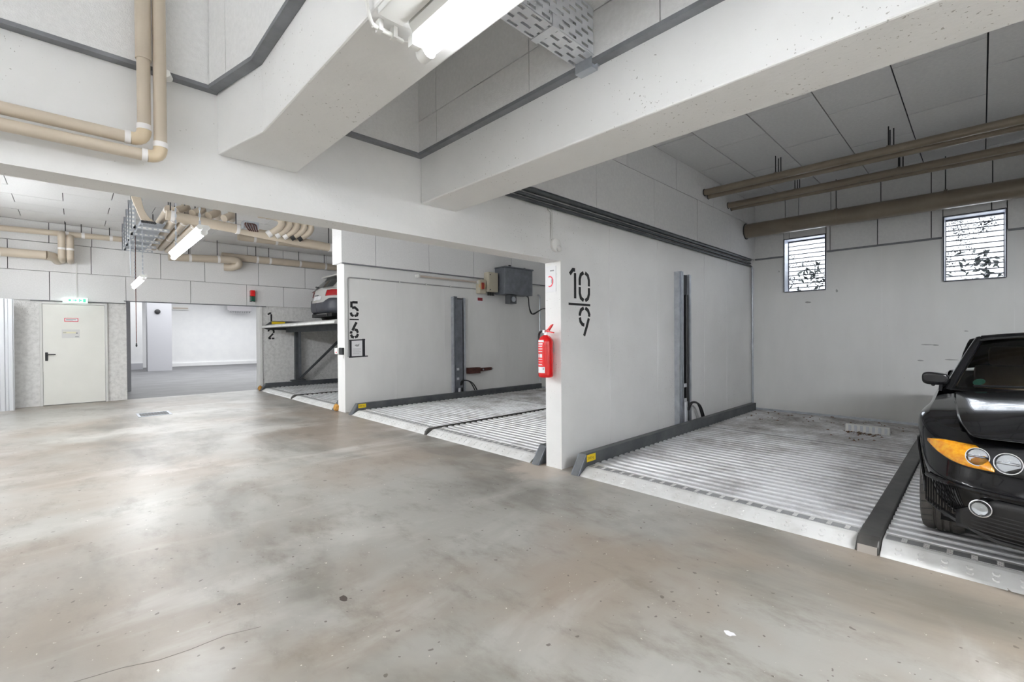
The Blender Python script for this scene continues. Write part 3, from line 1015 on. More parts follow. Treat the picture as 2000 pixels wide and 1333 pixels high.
# ------------------------------------------------------------------ fire extinguisher and its sign
EX, EY = 3.345, 2.985
ex = thing('fire_extinguisher', 'red fire extinguisher hung on the wall end beside number 10', 'extinguisher', (EX, EY, 0.91))
MB().lathe([(0.02, 0.0), (0.062, 0.0), (0.073, 0.012), (0.074, 0.03), (0.074, 0.335), (0.070, 0.365), (0.052, 0.395), (0.028, 0.41), (0.022, 0.415)], (EX, EY, 0.91), (0, 0, 1), 28).build('cylinder', 'red', ex, smooth=True)
MB().cyl((EX, EY, 1.322), (EX, EY, 1.365), 0.019, 12).box(EX-.03, EX+.012, EY-.014, EY+.014, 1.345, 1.372).build('valve', 'chrome', ex)
# the handle pair leans towards -Y
MB().prism([(EY+.02, 1.368), (EY-.03, 1.378), (EY-.07, 1.418), (EY-.095, 1.428), (EY-.075, 1.40), (EY-.045, 1.366)], 'x', EX-.012, EX+.012).build('lever', 'red', ex)
MB().prism([(EY+.015, 1.352), (EY-.05, 1.352), (EY-.105, 1.342), (EY-.105, 1.350), (EY-.05, 1.364), (EY+.015, 1.366)], 'x', EX-.010, EX+.010).build('carry_handle', 'red', ex)
MB().tube(smooth_path([(EX-.01, EY+.01, 1.355), (EX-.01, EY+.055, 1.36), (EX-.005, EY+.085, 1.32), (EX-.0, EY+.088, 1.22), (EX+.01, EY+.082, 1.05), (EX+.012, EY+.08, 0.99)], 6), 0.011, 8).build('hose', 'black', ex, smooth=True)
MB().cyl((EX+.012, EY+.08, 0.995), (EX+.012, EY+.08, 0.93), 0.014, 10).build('nozzle', 'black', ex, smooth=True)
MB().box(EX+.074, 3.4395, EY-.02, EY+.02, 1.15, 1.24).build('wall_bracket', 'galv', ex)


def curved_patch(r, a0, a1, z0, z1, n=8):
    mb = MB()
    rows = []
    for z in (z0, z1):
        rows.append([(EX+math.cos(a0+(a1-a0)*k/n)*r, EY+math.sin(a0+(a1-a0)*k/n)*r, z) for k in range(n+1)])
    return mb.grid(rows)


# label faces the aisle: angles around -X with a turn to +Y
A0, A1 = math.radians(148), math.radians(215)
lb = curved_patch(0.0748, A0, A1, 0.955, 1.015).build('white_label', 'paper', ex)
lines = MB()
for z0, z1, a, b in ((1.255, 1.275, .05, .9), (1.235, 1.243, .05, .75), (1.21, 1.218, .05, .7), (1.185, 1.193, .05, .72), (1.16, 1.166, .05, .7),
                     (1.105, 1.14, .05, .32), (1.105, 1.14, .40, .68), (1.085, 1.090, .05, .7), (1.06, 1.064, .05, .7), (1.035, 1.040, .05, .66), (1.225, 1.228, 0, .75), (1.03, 1.032, 0, .75)):
    q = curved_patch(0.0747, A0+(A1-A0)*a, A0+(A1-A0)*b, z0, z1)
    lines.add(q.v, q.f)
lines.build('instruction_print', 'paper', ex)
MB().add(*(lambda q: (q.v, q.f))(curved_patch(0.0752, A0+(A1-A0)*.75, A0+(A1-A0)*.9, .985, 1.005))).build('label_mark', 'ink', ex)

sg = thing('safety_notice', 'white notice with red symbol on the wall end above the extinguisher', 'notice', (3.439, 3.0, 1.75))
MB().box(3.4355, 3.4395, 2.925, 3.06, 1.755, 2.01).build('sheet', 'paper', sg)
MB().ribbon([(3.005+.04*math.cos(t*PI/8), 1.86+.05*math.sin(t*PI/8)) for t in range(3, 14)], .012, lambda a, b, t: (3.4355-t, a, b)).build('red_symbol', 'red_flat', sg)
MB().box(3.434, 3.4355, 2.96, 2.985, 1.84, 1.88).box(3.434, 3.4355, 2.95, 3.0, 1.96, 1.972).build('print', 'ink', sg)

# framed notice below 5/6
nt_ = thing('framed_notice', 'printed sheet fixed with crooked black tape below number 6', 'notice', (3.65, YB0, 0.95))
MB().box(3.515, 3.765, YB0-.003, YB0-.0005, 0.985, 1.27).build('sheet', 'paper', nt_)
MB().prism([(3.50, 1.262), (3.80, 1.275), (3.80, 1.295), (3.50, 1.282)], 'y', YB0-.006, YB0-.003).build('tape', 'tape', nt_)
MB().prism([(3.495, 0.965), (3.85, 0.975), (3.85, 0.995), (3.495, 0.99)], 'y', YB0-.006, YB0-.003).build('tape', 'tape', nt_)
MB().box(3.505, 3.545, YB0-.0055, YB0-.003, 0.985, 1.27).build('tape', 'tape', nt_)
MB().box(3.745, 3.795, YB0-.0055, YB0-.003, 0.985, 1.30).build('tape', 'tape', nt_)
pt = MB()
for i in range(7):
    pt.box(3.57, 3.72-0.03*(i % 3 == 2), YB0-.0038, YB0-.003, 1.125-i*.017, 1.129-i*.017)
pt.prism([(3.60, 1.185), (3.63, 1.20), (3.66, 1.195), (3.69, 1.215), (3.685, 1.18), (3.67, 1.165), (3.64, 1.16), (3.615, 1.172)], 'y', YB0-.0042, YB0-.003)
pt.build('print', 'ink', nt_)

# ------------------------------------------------------------------ door and its signs
dr = struct_root('door_1', (0.02, YD, 0.0))
MB().box(-0.48, -0.44, YD-.045, YD+.06, 0, 2.085).box(0.49, 0.53, YD-.045, YD+.06, 0, 2.085).box(-0.44, 0.49, YD-.045, YD+.06, 2.04, 2.085).build('door_frame', 'frame', dr, bevel=.004)
leaf = MB().box(-0.435, 0.485, YD-.03, YD+.02, 0.012, 2.035).build('door_leaf', 'door', dr, bevel=.004)
hd = MB().cbox(-0.405, -0.365, YD-.042, YD-.030, 0.90, 1.07, .006).build('handle_plate', 'black', dr)
MB().tube([(-0.385, YD-.042, 1.03), (-0.385, YD-.085, 1.03), (-0.37, YD-.09, 1.03), (-0.255, YD-.09, 1.025)], 0.011, 8).build('door_lever', 'black', hd, smooth=True)
ds = thing('door_sign', 'small white sign with red border high on the cream door', 'sign', (-.02, YD-.03, 1.69))
MB().box(-.125, .08, YD-.034, YD-.0305, 1.69, 1.765).build('border', 'red_flat', ds)
MB().box(-.115, .07, YD-.0355, YD-.034, 1.70, 1.755).build('field', 'paper', ds)
MB().box(-.10, .045, YD-.0362, YD-.0355, 1.728, 1.738).box(-.10, .0, YD-.0362, YD-.0355, 1.712, 1.719).build('print', 'ink', ds)
ds = thing('information_plate', 'pale information plate with yellow band below the red bordered sign', 'sign', (-.03, YD-.03, 1.35))
MB().box(-.165, .10, YD-.0335, YD-.0305, 1.355, 1.53).build('plate', 'frame', ds)
MB().box(-.15, .05, YD-.035, YD-.0335, 1.45, 1.485).build('yellow_band', mat('pale_yellow', (.78, .76, .58), .5), ds)
MB().box(-.15, -.10, YD-.036, YD-.035, 1.462, 1.472).box(.04, .07, YD-.036, YD-.0335, 1.44, 1.47).box(.03, .085, YD-.036, YD-.0335, 1.375, 1.39).build('print', 'ink', ds)
es = thing('exit_sign', 'green and white lit exit sign above the cream door', 'exit sign', (0.035, YD-.09, 2.07))
MB().cbox(-.145, .225, YD-.14, YD-.05, 2.075, 2.175, .006).build('sign_body', 'exit_white', es)
MB().box(-.06, -.025, YD-.1425, YD-.14, 2.105, 2.145).prism([(.0, 2.118), (.035, 2.118), (.035, 2.10), (.065, 2.125), (.035, 2.15), (.035, 2.132), (.0, 2.132)], 'y', YD-.1425, YD-.14) \
    .box(.095, .11, YD-.1425, YD-.14, 2.092, 2.158).box(.11, .135, YD-.1425, YD-.14, 2.115, 2.135).box(.155, .195, YD-.1425, YD-.14, 2.09, 2.16).build('pictogram', 'exit_green', es)
MB().box(.052, .072, YD-.058, YD-.046, 2.175, 2.9).build('conduit', 'frame', es)

# traffic light on the end wall
tl = thing('signal_lamp', 'small red over green signal light on the end wall', 'signal light', (3.28, YD-.15, 2.26))
MB().box(3.24, 3.36, YD-.075, YD-.046, 2.26, 2.54).build('back_plate', 'black', tl)
MB().cbox(3.235, 3.345, YD-.16, YD-.075, 2.40, 2.555, .02).build('red_lamp', mat('red_signal_lens', (.55, .01, .01), .2, coat=.6, emit=.06), tl)
MB().cbox(3.235, 3.345, YD-.16, YD-.075, 2.27, 2.395, .02).build('green_lamp', mat('dark_green_lens', (.01, .09, .05), .2, coat=.6), tl)
MB().tube(smooth_path([(3.30, YD-.09, 2.27), (3.30, YD-.09, 2.21), (3.36, YD-.08, 2.20), (3.37, YD-.06, 2.28)]), .007, 6).build('cable', 'white', tl)

# ribbed metal door panel at the left edge
rg = thing('ribbed_door_panel', 'silver ribbed metal panel standing at the left edge', 'metal panel', (-1.2, 12.62, 0.0))
MB().box(-1.75, -0.80, 12.62, 12.66, 0.0, 2.09).build('sheet', 'aluminium', rg)
for i in range(9):
    x = -1.72+i*.105
    MB().prism([(x, 12.62), (x+.012, 12.595), (x+.062, 12.595), (x+.074, 12.62)], 'z', 0.0, 2.09).build('rib', 'aluminium', rg)

# floor drain
fd = thing('floor_drain', 'rectangular metal drain grate set in the concrete floor', 'drain', (1.0, 10.1, 0.0))
MB().box(.80, 1.22, 9.90, 10.32, 0.0, 0.002).build('sump', 'black', fd)
MB().box(.78, .815, 9.86, 10.36, 0.0, 0.006).box(1.205, 1.24, 9.86, 10.36, 0.0, 0.006).box(.815, 1.205, 9.86, 9.90, 0.0, 0.006).box(.815, 1.205, 10.32, 10.36, 0.0, 0.006).build('frame', 'galv', fd)
for i in range(9):
    MB().box(.83+.042*i, .845+.042*i, 9.90, 10.32, 0.002, 0.006).build('grate_bar', 'rail', fd)

# ------------------------------------------------------------------ pipes
def pipe_obj(name, label, path, r, m='pipe', group=None, n=16, joints=(), bends=()):
    t = thing(name, label, 'pipe', path[0], group)
    MB().tube(path, r, n).build('pipe_run', m, t, smooth=True)
    for (p, q) in joints:
        MB().cyl(p, q, r*1.1, n).build('sleeve', 'pipe_sleeve', t, smooth=True)
    for pts in bends:
        MB().tube(pts, r*1.08, n).build('elbow', 'pipe_bend', t, smooth=True)
    return t


def l_pipe(label, x, yv, z, r, r_top=None):
    e = bend((x, yv, z+.3), (x, yv, z), (x-.3, yv, z), .05, 6)
    t = thing('waste_pipe', label, 'pipe', (x, yv, z), 'beige pipes turning down the lintel')
    MB().tube([(x, yv, ZC-.01), (x, yv, z+.05)], r, 18).build('riser', 'pipe', t, smooth=True)
    MB().tube([(x-.05, yv, z), (-2.58, yv, z-.0)], r, 18).build('horizontal_run', 'pipe', t, smooth=True)
    MB().tube(e, r*1.08, 18).build('elbow', 'pipe_bend', t, smooth=True)
    MB().cyl((x, yv, z+.05), (x, yv, z+.075), r*1.12, 18).build('sleeve', 'pipe_sleeve', t, smooth=True)
    MB().cyl((x-.05, yv, z), (x-.072, yv, z), r*1.12, 18).build('sleeve', 'pipe_sleeve', t, smooth=True)
    if r_top:
        MB().cyl((x, yv, 2.63), (x, yv, ZC-.01), r_top, 18).build('wide_riser', 'pipe', t, smooth=True)
    return t


l_pipe('inner beige pipe with wider upper part turning left on the lintel', .252, YA0-.105, 2.247, .0265, .031)
p2 = l_pipe('outer beige pipe, lower of the two turning left on the lintel', .313, YA0-.105, 2.180, .0265)
MB().cyl((.335, YA0-.11, 2.60), (.352, YA0-.06, 2.60), .02, 10).build('pipe_clip', 'white', p2, smooth=True)

# pipes under the ceiling of the near bay
for nm, lab, x, z, r, mt in (('ceiling_pipe', 'brown pipe nearest the beam, highest under the bay ceiling', 6.66, 3.405, .045, 'pipe_dark'),
                             ('ceiling_pipe', 'thin brown pipe just behind the highest bay pipe', 6.785, 3.372, .036, 'pipe_dark'),
                             ('ceiling_pipe', 'middle brown pipe under the bay ceiling', 7.55, 3.390, .045, 'pipe_dark'),
                             ('ceiling_pipe', 'slim brown pipe beside the middle bay pipe', 7.675, 3.360, .030, 'pipe_dark'),
                             ('ceiling_pipe', 'thickest brown pipe along the back wall above the vents', 8.335, 3.10, .120, 'pipe_dark')):
    t = thing(nm, lab, 'pipe', (x, YA0-T, z), 'pipes under the near bay ceiling')
    MB().tube([(x, YA0-T-.002, z), (x, -2.19, z-.02)], r, 24).build('pipe_run', mt, t, smooth=True)
    MB().cyl((x, YA0-T-.003, z), (x, YA0-T-.012, z), r*1.14, 20).build('wall_collar', 'black', t, smooth=True)
    for k, y in enumerate((1.55, .35, -.85) if r > .1 else (1.9, .75, -.6)):
        MB().cyl((x, y, z), (x, y-.035, z), r*1.05, 24).build('pipe_clamp', 'pipe_sleeve' if False else 'pipe_dark', t, smooth=True)
        MB().cyl((x, y-.015, z+r), (x, y-.015, ZC), .006, 8).build('hanger_rod', 'black', t)
        if r > .04 and r < .1:
            MB().cyl((x+.1, y-.05, z-.02), (x+.1, y-.05, ZC), .006, 8).build('hanger_rod', 'black', t)

# pipes at the end wall
YP = 12.72


def hung_pipe(label, p, q, r, rods, m='pipe', rodtop=ZC, ends=()):
    t = thing('drain_pipe', label, 'pipe', p, 'beige pipes at the far end of the aisle')
    p, q = Vector(p), Vector(q)
    MB().tube([p, q], r, 16).build('pipe_run', m, t, smooth=True)
    for f in rods:
        c = p.lerp(q, f)
        d = (q-p).normalized()
        MB().cyl(c, c+d*.05, r*1.08, 16).build('sleeve', 'pipe_sleeve', t, smooth=True)
        MB().cyl(c+Vector((0, 0, r)), (c.x, c.y, rodtop), .008, 6).build('hanger_rod', 'black', t)
    for e in ends:
        MB().tube(e, r*1.05, 14).build('elbow', 'pipe', t, smooth=True)
    return t


hung_pipe('slim upper pipe crossing the end wall at top left', (-2.5, YP, 3.385), (.80, YP, 3.45), .055, (.73, .80, .93))
hung_pipe('thick lower pipe ending in the wall left of the two stubs', (-2.5, YP-.09, 2.945), (-.36, YP-.09, 2.965), .083, (.7,),
          ends=[smooth_path([(-.37, YP-.09, 2.965), (-.28, YP-.02, 2.955), (-.22, YP+.10, 2.93), (-.21, YD-.05, 2.92)], 5)])
for x, z1, lab in ((-.145, 3.42, 'left of two short vertical pipe stubs above the exit sign'), (-.025, 3.37, 'right of two short vertical pipe stubs above the exit sign')):
    t = thing('pipe_stub', lab, 'pipe', (x, YP-.08, 2.95), 'vertical pipe stubs above the exit sign')
    MB().tube(smooth_path([(x, YD-.05, z1+.02), (x, YP-.02, z1+.01), (x, YP-.09, z1-.05), (x, YP-.09, z1-.12)], 5) + [Vector((x, YP-.09, 3.02))]
              + smooth_path([(x, YP-.09, 3.0), (x, YP-.07, 2.95), (x, YP+.04, 2.92), (x, YD-.05, 2.92)], 5), .058, 16).build('pipe_run', 'pipe', t, smooth=True)
    MB().cyl((x, YP-.09, 3.10), (x, YP-.09, 3.14), .063, 16).build('sleeve', 'pipe_sleeve', t, smooth=True)
hung_pipe('thick pipe on the end wall left of centre with rounded end', (1.55, YP-.06, 3.165), (2.80, YP-.06, 3.235), .085, (.3, .75),
          ends=[smooth_path([(2.78, YP-.06, 3.235), (2.90, YP-.06, 3.22), (2.93, YP-.05, 3.13), (2.80, YP+.05, 3.07), (2.66, YP+.1, 3.07)], 4)])
hung_pipe('thick pipe on the end wall running right behind the white car', (2.62, YP+.12, 3.335), (5.6, YP+.12, 3.345), .088, (.25, .35, .60, .83))
hung_pipe('high pipe running right towards the raised car', (2.66, 11.5, 3.585), (5.2, 11.5, 3.60), .075, (.12, .3, .7), m='pipe')
# four insulated pipes running towards the end wall and the pipe they hang from
for i, (xa, za, xb, zb) in enumerate(((1.10, 3.36, 1.10, 3.285), (1.18, 3.225, 1.27, 3.30), (1.31, 3.205, 1.39, 3.30), (1.45, 3.17, 1.51, 3.27))):
    hung_pipe('%s of four parallel pipes running towards the end wall' % ('leftmost', 'second from left', 'third from left', 'rightmost')[i],
              (xa, 8.85, za), (xb, 12.45, zb), .058, (.02, .55), m='pipe')
hung_pipe('thick beige cross pipe under the ceiling behind the lintel', (1.05, 8.75, 3.235), (3.75, 8.75, 3.055), .078, (.02, .35, .93))
for i in range(5):
    x = 2.62+i*.125
    t = thing('pipe_bend', '%s of five bundled pipe bends behind the lintel' % ('leftmost', 'second', 'middle', 'fourth', 'rightmost')[i], 'pipe', (x, 8.55, 3.2), 'bundled pipe bends behind the lintel')
    MB().tube(smooth_path([(x-.28, 8.75, 3.47), (x-.08, 8.6, 3.45), (x+.02, 8.52, 3.36), (x-.02, 8.5, 3.24), (x-.14, 8.55, 3.14)], 5), .055, 14).build('bend', 'pipe', t, smooth=True)
    MB().cyl((x-.14, 8.55, 3.145), (x-.19, 8.57, 3.105), .06, 14).build('end_sleeve', 'black' if i > 2 else 'pipe_sleeve', t, smooth=True)
for i in range(4):
    x = 1.30+i*.22
    t = thing('pipe_offset', '%s of four short pale pipe bends above the cross pipe' % ('leftmost', 'second', 'third', 'rightmost')[i], 'pipe', (x, 8.9, 3.38), 'pale pipe bends above the cross pipe')
    MB().tube(smooth_path([(x-.12, 8.85, 3.34), (x, 8.95, 3.42), (x+.06, 9.15, 3.50), (x+.16, 9.6, 3.52)], 5), .06, 14).build('bend', 'pipe', t, smooth=True)
jb = thing('junction_box', 'grey open junction box with brown cables under the cross pipe', 'junction box', (2.15, 8.52, 3.14))
MB().box(2.05, 2.28, 8.50, 8.66, 3.16, 3.28).build('box_body', 'galv', jb)
rr = random.Random(5)
for i in range(5):
    MB().tube(smooth_path([(2.08+i*.03, 8.49, 3.24), (2.06+i*.04, 8.45, 3.19+rr.uniform(-.02, .03)), (2.10+i*.035, 8.46, 3.14), (2.14+i*.03, 8.50, 3.12)]), .011, 6).build('loose_cable', 'rust', jb, smooth=True)

# cable tray on hanger posts at the far end
for i in range(5):
    y = 9.3+i*.7
    f = i/4
    x, z0, z1 = .70+.06*f, 3.07+.06*f, 3.47-.02*f
    t = thing('tray_hanger', 'perforated hanger post with arm, %s of five from the front' % ('first', 'second', 'third', 'fourth', 'fifth')[i], 'hanger', (x, y, z0), 'perforated hanger posts of the far cable tray')
    po = MB().box(x-.028, x+.028, y, y+.008, z0, ZC).box(x-.028, x-.022, y, y+.05, z0, ZC).build('post', 'galv', t)
    ho = MB()
    zz = z0+.03
    while zz < z1+.1:
        ho.box(x-.012, x+.012, y-.002, y, zz, zz+.03)
        zz += .065
    ho.build('post_slots', 'white', t, kind='stuff')
    MB().box(x, x+.46, y+.0, y+.045, z0+.0, z0+.05).build('arm', 'galv', t)
    ar = MB()
    for k in range(6):
        ar.box(x+.05+k*.068, x+.09+k*.068, y-.002, y, z0+.015, z0+.035)
    ar.build('arm_slots', 'white', t, kind='stuff')
ct = MB().box(.80, 1.10, 9.25, 12.3, 3.181, 3.187).box(.80, .806, 9.25, 12.3, 3.187, 3.24).box(1.094, 1.10, 9.25, 12.3, 3.187, 3.24).build('cable_tray', 'galv', origin=None)
tag(ct, 'grey cable tray lying on the arms of the far hangers', 'cable tray')
cb = thing('cable_bundle', 'bundle of beige cables hanging down with dark ends by the lintel', 'cables', (.67, 8.0, 3.0))
rr = random.Random(9)
for i in range(8):
    dx = (i-3.5)*.012
    MB().tube(smooth_path([(.62+dx, 7.9, 3.35), (.625+dx, 7.85, 3.20), (.66+dx*.8, 7.82, 3.05), (.70+dx, 7.8, 2.95), (.72+dx*1.5+.02, 7.8, 2.90+rr.uniform(-.01, .02))]), .011, 6).build('cable', 'pipe', cb, smooth=True)
    MB().cyl((.72+dx*1.5+.02, 7.8, 2.905), (.75+dx*1.7, 7.8, 2.875), .014, 6).build('cable_end', 'black', cb)
MB().box(.60, .80, 7.86, 7.92, 3.33, 3.36).box(.60, .63, 7.88, 7.90, 3.36, ZC).build('cable_clamp', 'galv', cb)

# cable tray at the top of the picture
tr = thing('perforated_tray', 'wide perforated steel cable tray bridging to the bay beam', 'cable tray', (1.4, 1.3, 2.6))


def perforated(x0, x1, z0, z1, y, th, nx, nz, slot=0.56, shift=True):
    mb = MB()
    hz = (z1-z0)/nz
    for j in range(nz):
        za, zb = z0+j*hz, z0+(j+1)*hz
        mb.box(x0, x1, y, y+th, za, za+hz*.28)
        mb.box(x0, x1, y, y+th, zb-hz*.28, zb)
        w = (x1-x0)/nx
        off = w/2 if (shift and j % 2) else 0.0
        xx = x0-w+off
        while xx < x1:
            a, b = max(x0, xx+w*slot), min(x1, xx+w)
            if b-a > .003:
                mb.box(a, b, y, y+th, za+hz*.28, zb-hz*.28)
            xx += w
    return mb


perforated(.98, 1.80, 2.655, 2.87, 1.29, .003, 9, 7).build('perforated_side', 'galv_light', tr)
perforated(.98, 1.80, 2.655, 2.87, 1.41, .003, 9, 7).build('perforated_side', 'galv_light', tr)
bot = perforated(.98, 1.90, 0.0, .123, 0, .003, 9, 4)
MB().add([(x, 1.29+z, 2.652-y) for x, y, z in bot.v], bot.f).build('perforated_bottom', 'galv_light', tr)
MB().box(1.80, 1.849, 1.30, 1.40, 2.60, 2.652).build('end_bracket', 'galv', tr)
MB().box(1.50, 1.54, 1.284, 1.418, 2.645, 2.70).build('joint_clip', 'galv_light', tr)
MB().cyl((1.835, 1.285, 2.62), (1.835, 1.30, 2.62), .012, 8).build('bolt', 'galv', tr)

# ------------------------------------------------------------------ lamps


def tube_lamp(label, x, y0, y1, z, hang=None, lit=True, group='lit fluorescent tubes above the aisle', body_dx=-.045, tm='tube_on', shade=False):
    t = thing('tube_lamp', label, 'lamp', (x, (y0+y1)/2, z), group)
    zb = z+.022
    if hang is None:
        zt = 2.2975
        MB().prism([(x+body_dx-.035, zt), (x+body_dx-.035, zb+.022), (x+body_dx-.022, zb), (x+body_dx+.022, zb), (x+body_dx+.035, zb+.022), (x+body_dx+.035, zt)], 'y', y0-.01, y1-.02).build('housing', 'white_metal', t)
    else:
        zt = z+.065
        MB().prism([(x-.05, zt-.02), (x-.035, zt), (x+.035, zt), (x+.05, zt-.02), (x+.03, zb), (x-.03, zb)], 'y', y0, y1).build('housing', 'white_metal', t)
    MB().cyl((x, y0, z), (x, y1, z), .019, 12).build('tube', tm if lit else 'tube_off', t, smooth=True)
    for a, b in ((y0-.03, y0+.012), (y1-.012, y1+.03)):
        MB().cyl((x, a, z), (x, b, z), .0245, 14).build('end_cap', 'white', t, smooth=True)
        MB().box(x+(body_dx if hang is None else 0)-.012, x+.012, a+.008, b-.008, z, zb+.01).build('tube_holder', 'white', t)
    if shade:
        MB().prism([(x-.16, z+.005), (x-.13, z+.03), (x+.13, z+.03), (x+.16, z+.005), (x+.16, z+.008), (x+.13, z+.034), (x-.13, z+.034), (x-.16, z+.008)], 'y', y0, y1).build('reflector', 'white_metal', t)  # unseen cover added to keep this lamp's light off the ceiling
    if hang:
        for yy in (y0+.15, y1-.15):
            ch = MB()
            zz = zt
            k = 0
            while zz < hang:
                e = min(zz+.035, hang)
                if k % 2:
                    ch.box(x-.008, x+.008, yy-.002, yy+.002, zz, e)
                else:
                    ch.box(x-.002, x+.002, yy-.008, yy+.008, zz, e)
                zz += .03
                k += 1
            ch.build('chain', 'galv', t)
            MB().tube([(x, yy, zt), (x+.012, yy, zt+.02), (x, yy, zt+.04)], .005, 6).build('hook', 'galv', t)
    return t


tube_lamp('big bright tube lamp fixed under the kinked aisle beam', .838, -.25, 1.255, 2.232, tm='tube_dim')
tube_lamp('bright tube lamp hanging on chains behind the lintel', .775, 4.42, 5.95, 2.175, hang=ZC, tm='tube_bright')
tube_lamp('far small tube lamp hanging near the end wall opening', .755, 8.55, 10.05, 2.20, hang=ZC, tm='tube_bright')
# unseen lamps added behind and beside the camera to brighten the room
tube_lamp('added unseen tube lamp behind the viewpoint, in line with the aisle row', .838, -3.6, -2.1, 2.232)  # added fill lamp, placed in line with the visible row
for x, y, w_ in ((-1.6, 4.2, 'first'), (-1.6, 7.0, 'second'), (-1.6, 9.8, 'third')):
    tube_lamp('added unseen tube lamp at far left beyond the lintel, %s from the lintel' % w_, x, y, y+1.5, 2.75, hang=ZC, group='added lamps out of view', tm='tube_bright')  # unseen left row, added to light the far aisle and end wall
tube_lamp('added unseen tube lamp hanging beside the bay beam, right of the viewpoint', 2.75, -2.3, -0.8, 2.30, hang=ZC, tm='fill_tube', shade=True)  # added to brighten the near bay from out of view
tube_lamp('added unseen tube lamp at left beside the viewpoint', -1.6, .3, 1.8, 2.75, hang=ZC, group='added lamps out of view')  # unseen, added to light the lintel and the boards at left
tube_lamp('added unseen tube lamp at left behind the viewpoint', -1.6, -3.4, -1.9, 2.75, hang=ZC, group='added lamps out of view')  # unseen, added as more fill from the left
tube_lamp('added unseen tube lamp hanging high between the two beams behind the viewpoint', 1.40, -3.2, -1.7, 3.0, hang=ZC, tm='tube_bright')  # added to lighten the recess between the beams and the lintel
pc = tag(MB().box(.668, .752, -1.5, 1.262, 2.276, 2.2978).build('cover_board', 'white_metal', bevel=.002), 'flat white cover board beside the big lamp', 'cover board')
cc = thing('conduit_piece', 'short white conduit with clips feeding the big lamp', 'conduit', (.73, 1.3, 2.26))
MB().tube([(.676, 1.31, 2.272), (.785, 1.318, 2.272)], .008, 10).build('conduit', 'white', cc, smooth=True)
MB().tube(smooth_path([(.676, 1.31, 2.272), (.655, 1.29, 2.28), (.640, 1.28, 2.33), (.636, 1.28, 2.45)]), .006, 8).build('feed_cable', 'white', cc, smooth=True)
MB().tube([(.785, 1.318, 2.272), (.806, 1.30, 2.270), (.806, 1.255, 2.27)], .003, 6).build('feed_wire', 'white', cc)
for x in (.70, .75):
    MB().box(x-.007, x+.007, 1.30, 1.325, 2.262, 2.2978).build('clip', 'white', cc)
MB().cbox(.630, .6635, 1.265, 1.30, 2.44, 2.48, .006).build('cable_gland', 'white', cc)

# pull cords at the end of the aisle
pk = thing('pull_cord', 'long thin cord hanging down with a knob before the ramp opening', 'cord', (.80, 10.4, 1.15))
MB().tube([(.805, 10.4, ZC), (.805, 10.4, 1.26)], .006, 6).build('cord', 'rust', pk)
MB().lathe([(.004, 0), (.014, .02), (.010, .06), (.003, .08)], (.805, 10.4, 1.18), (0, 0, 1), 10).build('knob', 'black', pk, smooth=True)
tag(MB().tube([(.74, 10.5, ZC), (.745, 10.5, 2.45)], .007, 6).build('hanging_cable', 'galv'), 'thin cable dropping beside the far hanging lamp', 'cable')

# formwork seams of the painted walls and old scuffs
for x in (4.28, 5.35, 6.75, 7.6):
    MB().box(x, x+.008, YA0-.003, YA0, 0.0, 2.50).build('formwork_seam', 'concrete', wallA)
for x in (4.42, 5.55, 7.1):
    MB().box(x, x+.008, YB0-.003, YB0, 0.0, 2.36).build('formwork_seam', 'concrete', wallB)
for y in (1.05, -.30):
    MB().box(XB-.003, XB, y, y+.008, 0.1, 2.64).build('formwork_seam', 'concrete', wall_back)
M['scuff'] = mat('grey_scuff', (0.42, 0.42, 0.42), 0.8)
for y, z, w_, h in ((2.02, 1.86, .06, .018), (2.30, 2.62, .02, .02), (2.45, 2.42, .015, .02), (0.55, 1.16, .10, .010), (0.46, 1.155, .05, .012), (0.30, .95, .10, .010), (.62, .93, .05, .01), (0.15, 1.35, .03, .008), (1.62, 2.02, .02, .03)):
    n_ = 9
    pts_ = [(y+math.cos(2*PI*i/n_)*w_*(.6+.4*math.sin(i*2.3)**2), z+math.sin(2*PI*i/n_)*h*(.6+.4*math.cos(i*1.7)**2)) for i in range(n_)]
    MB().prism(pts_, 'x', XB-.0008, XB).build('scuff_mark', 'scuff', wall_back)

# ------------------------------------------------------------------ fittings on the near partition
for k, (z, r, lab) in enumerate(((2.640, .024, 'uppermost'), (2.583, .016, 'middle'), (2.538, .016, 'lowest'))):
    o = MB().tube([(2.2, YA0-.03, z), (8.60, YA0-.03, z)], r, 10).build('conduit_run', 'rail', smooth=True)
    tag(o, lab + ' of three dark conduits under the boards of the near wall', 'conduit', 'conduits along the near partition')
tag(MB().tube(bend((8.60, YA0-.03, 2.53), (8.70, YA0-.03, 2.53), (8.70, YA0-.03, 2.2), .06) + [Vector((8.70, YA0-.03, .12))], .016, 10).build('corner_conduit', 'galv', smooth=True), 'grey conduit running down the back corner of the near bay', 'conduit')
jd = thing('motion_sensor', 'round white sensor on a conduit above number 10', 'sensor', (3.36, YA0-.03, 2.14))
MB().tube(bend((3.0, YA0-.02, 2.515), (3.29, YA0-.02, 2.515), (3.29, YA0-.02, 2.24), .05) + [Vector((3.29, YA0-.02, 2.24))], .011, 8).build('conduit', 'frame', jd, smooth=True)
MB().lathe([(.01, 0), (.062, 0), (.066, .01), (.064, .03), (.045, .045), (.01, .05)], (3.35, YA0, 2.19), (0, -1, 0), 24).build('housing', 'white', jd, smooth=True)
MB().lathe([(.005, 0), (.026, 0), (.026, .03), (.016, .045), (.004, .05)], (3.355, YA0-.045, 2.165), (-.15, -.6, -.8), 16).build('sensor_head', 'white', jd, smooth=True)

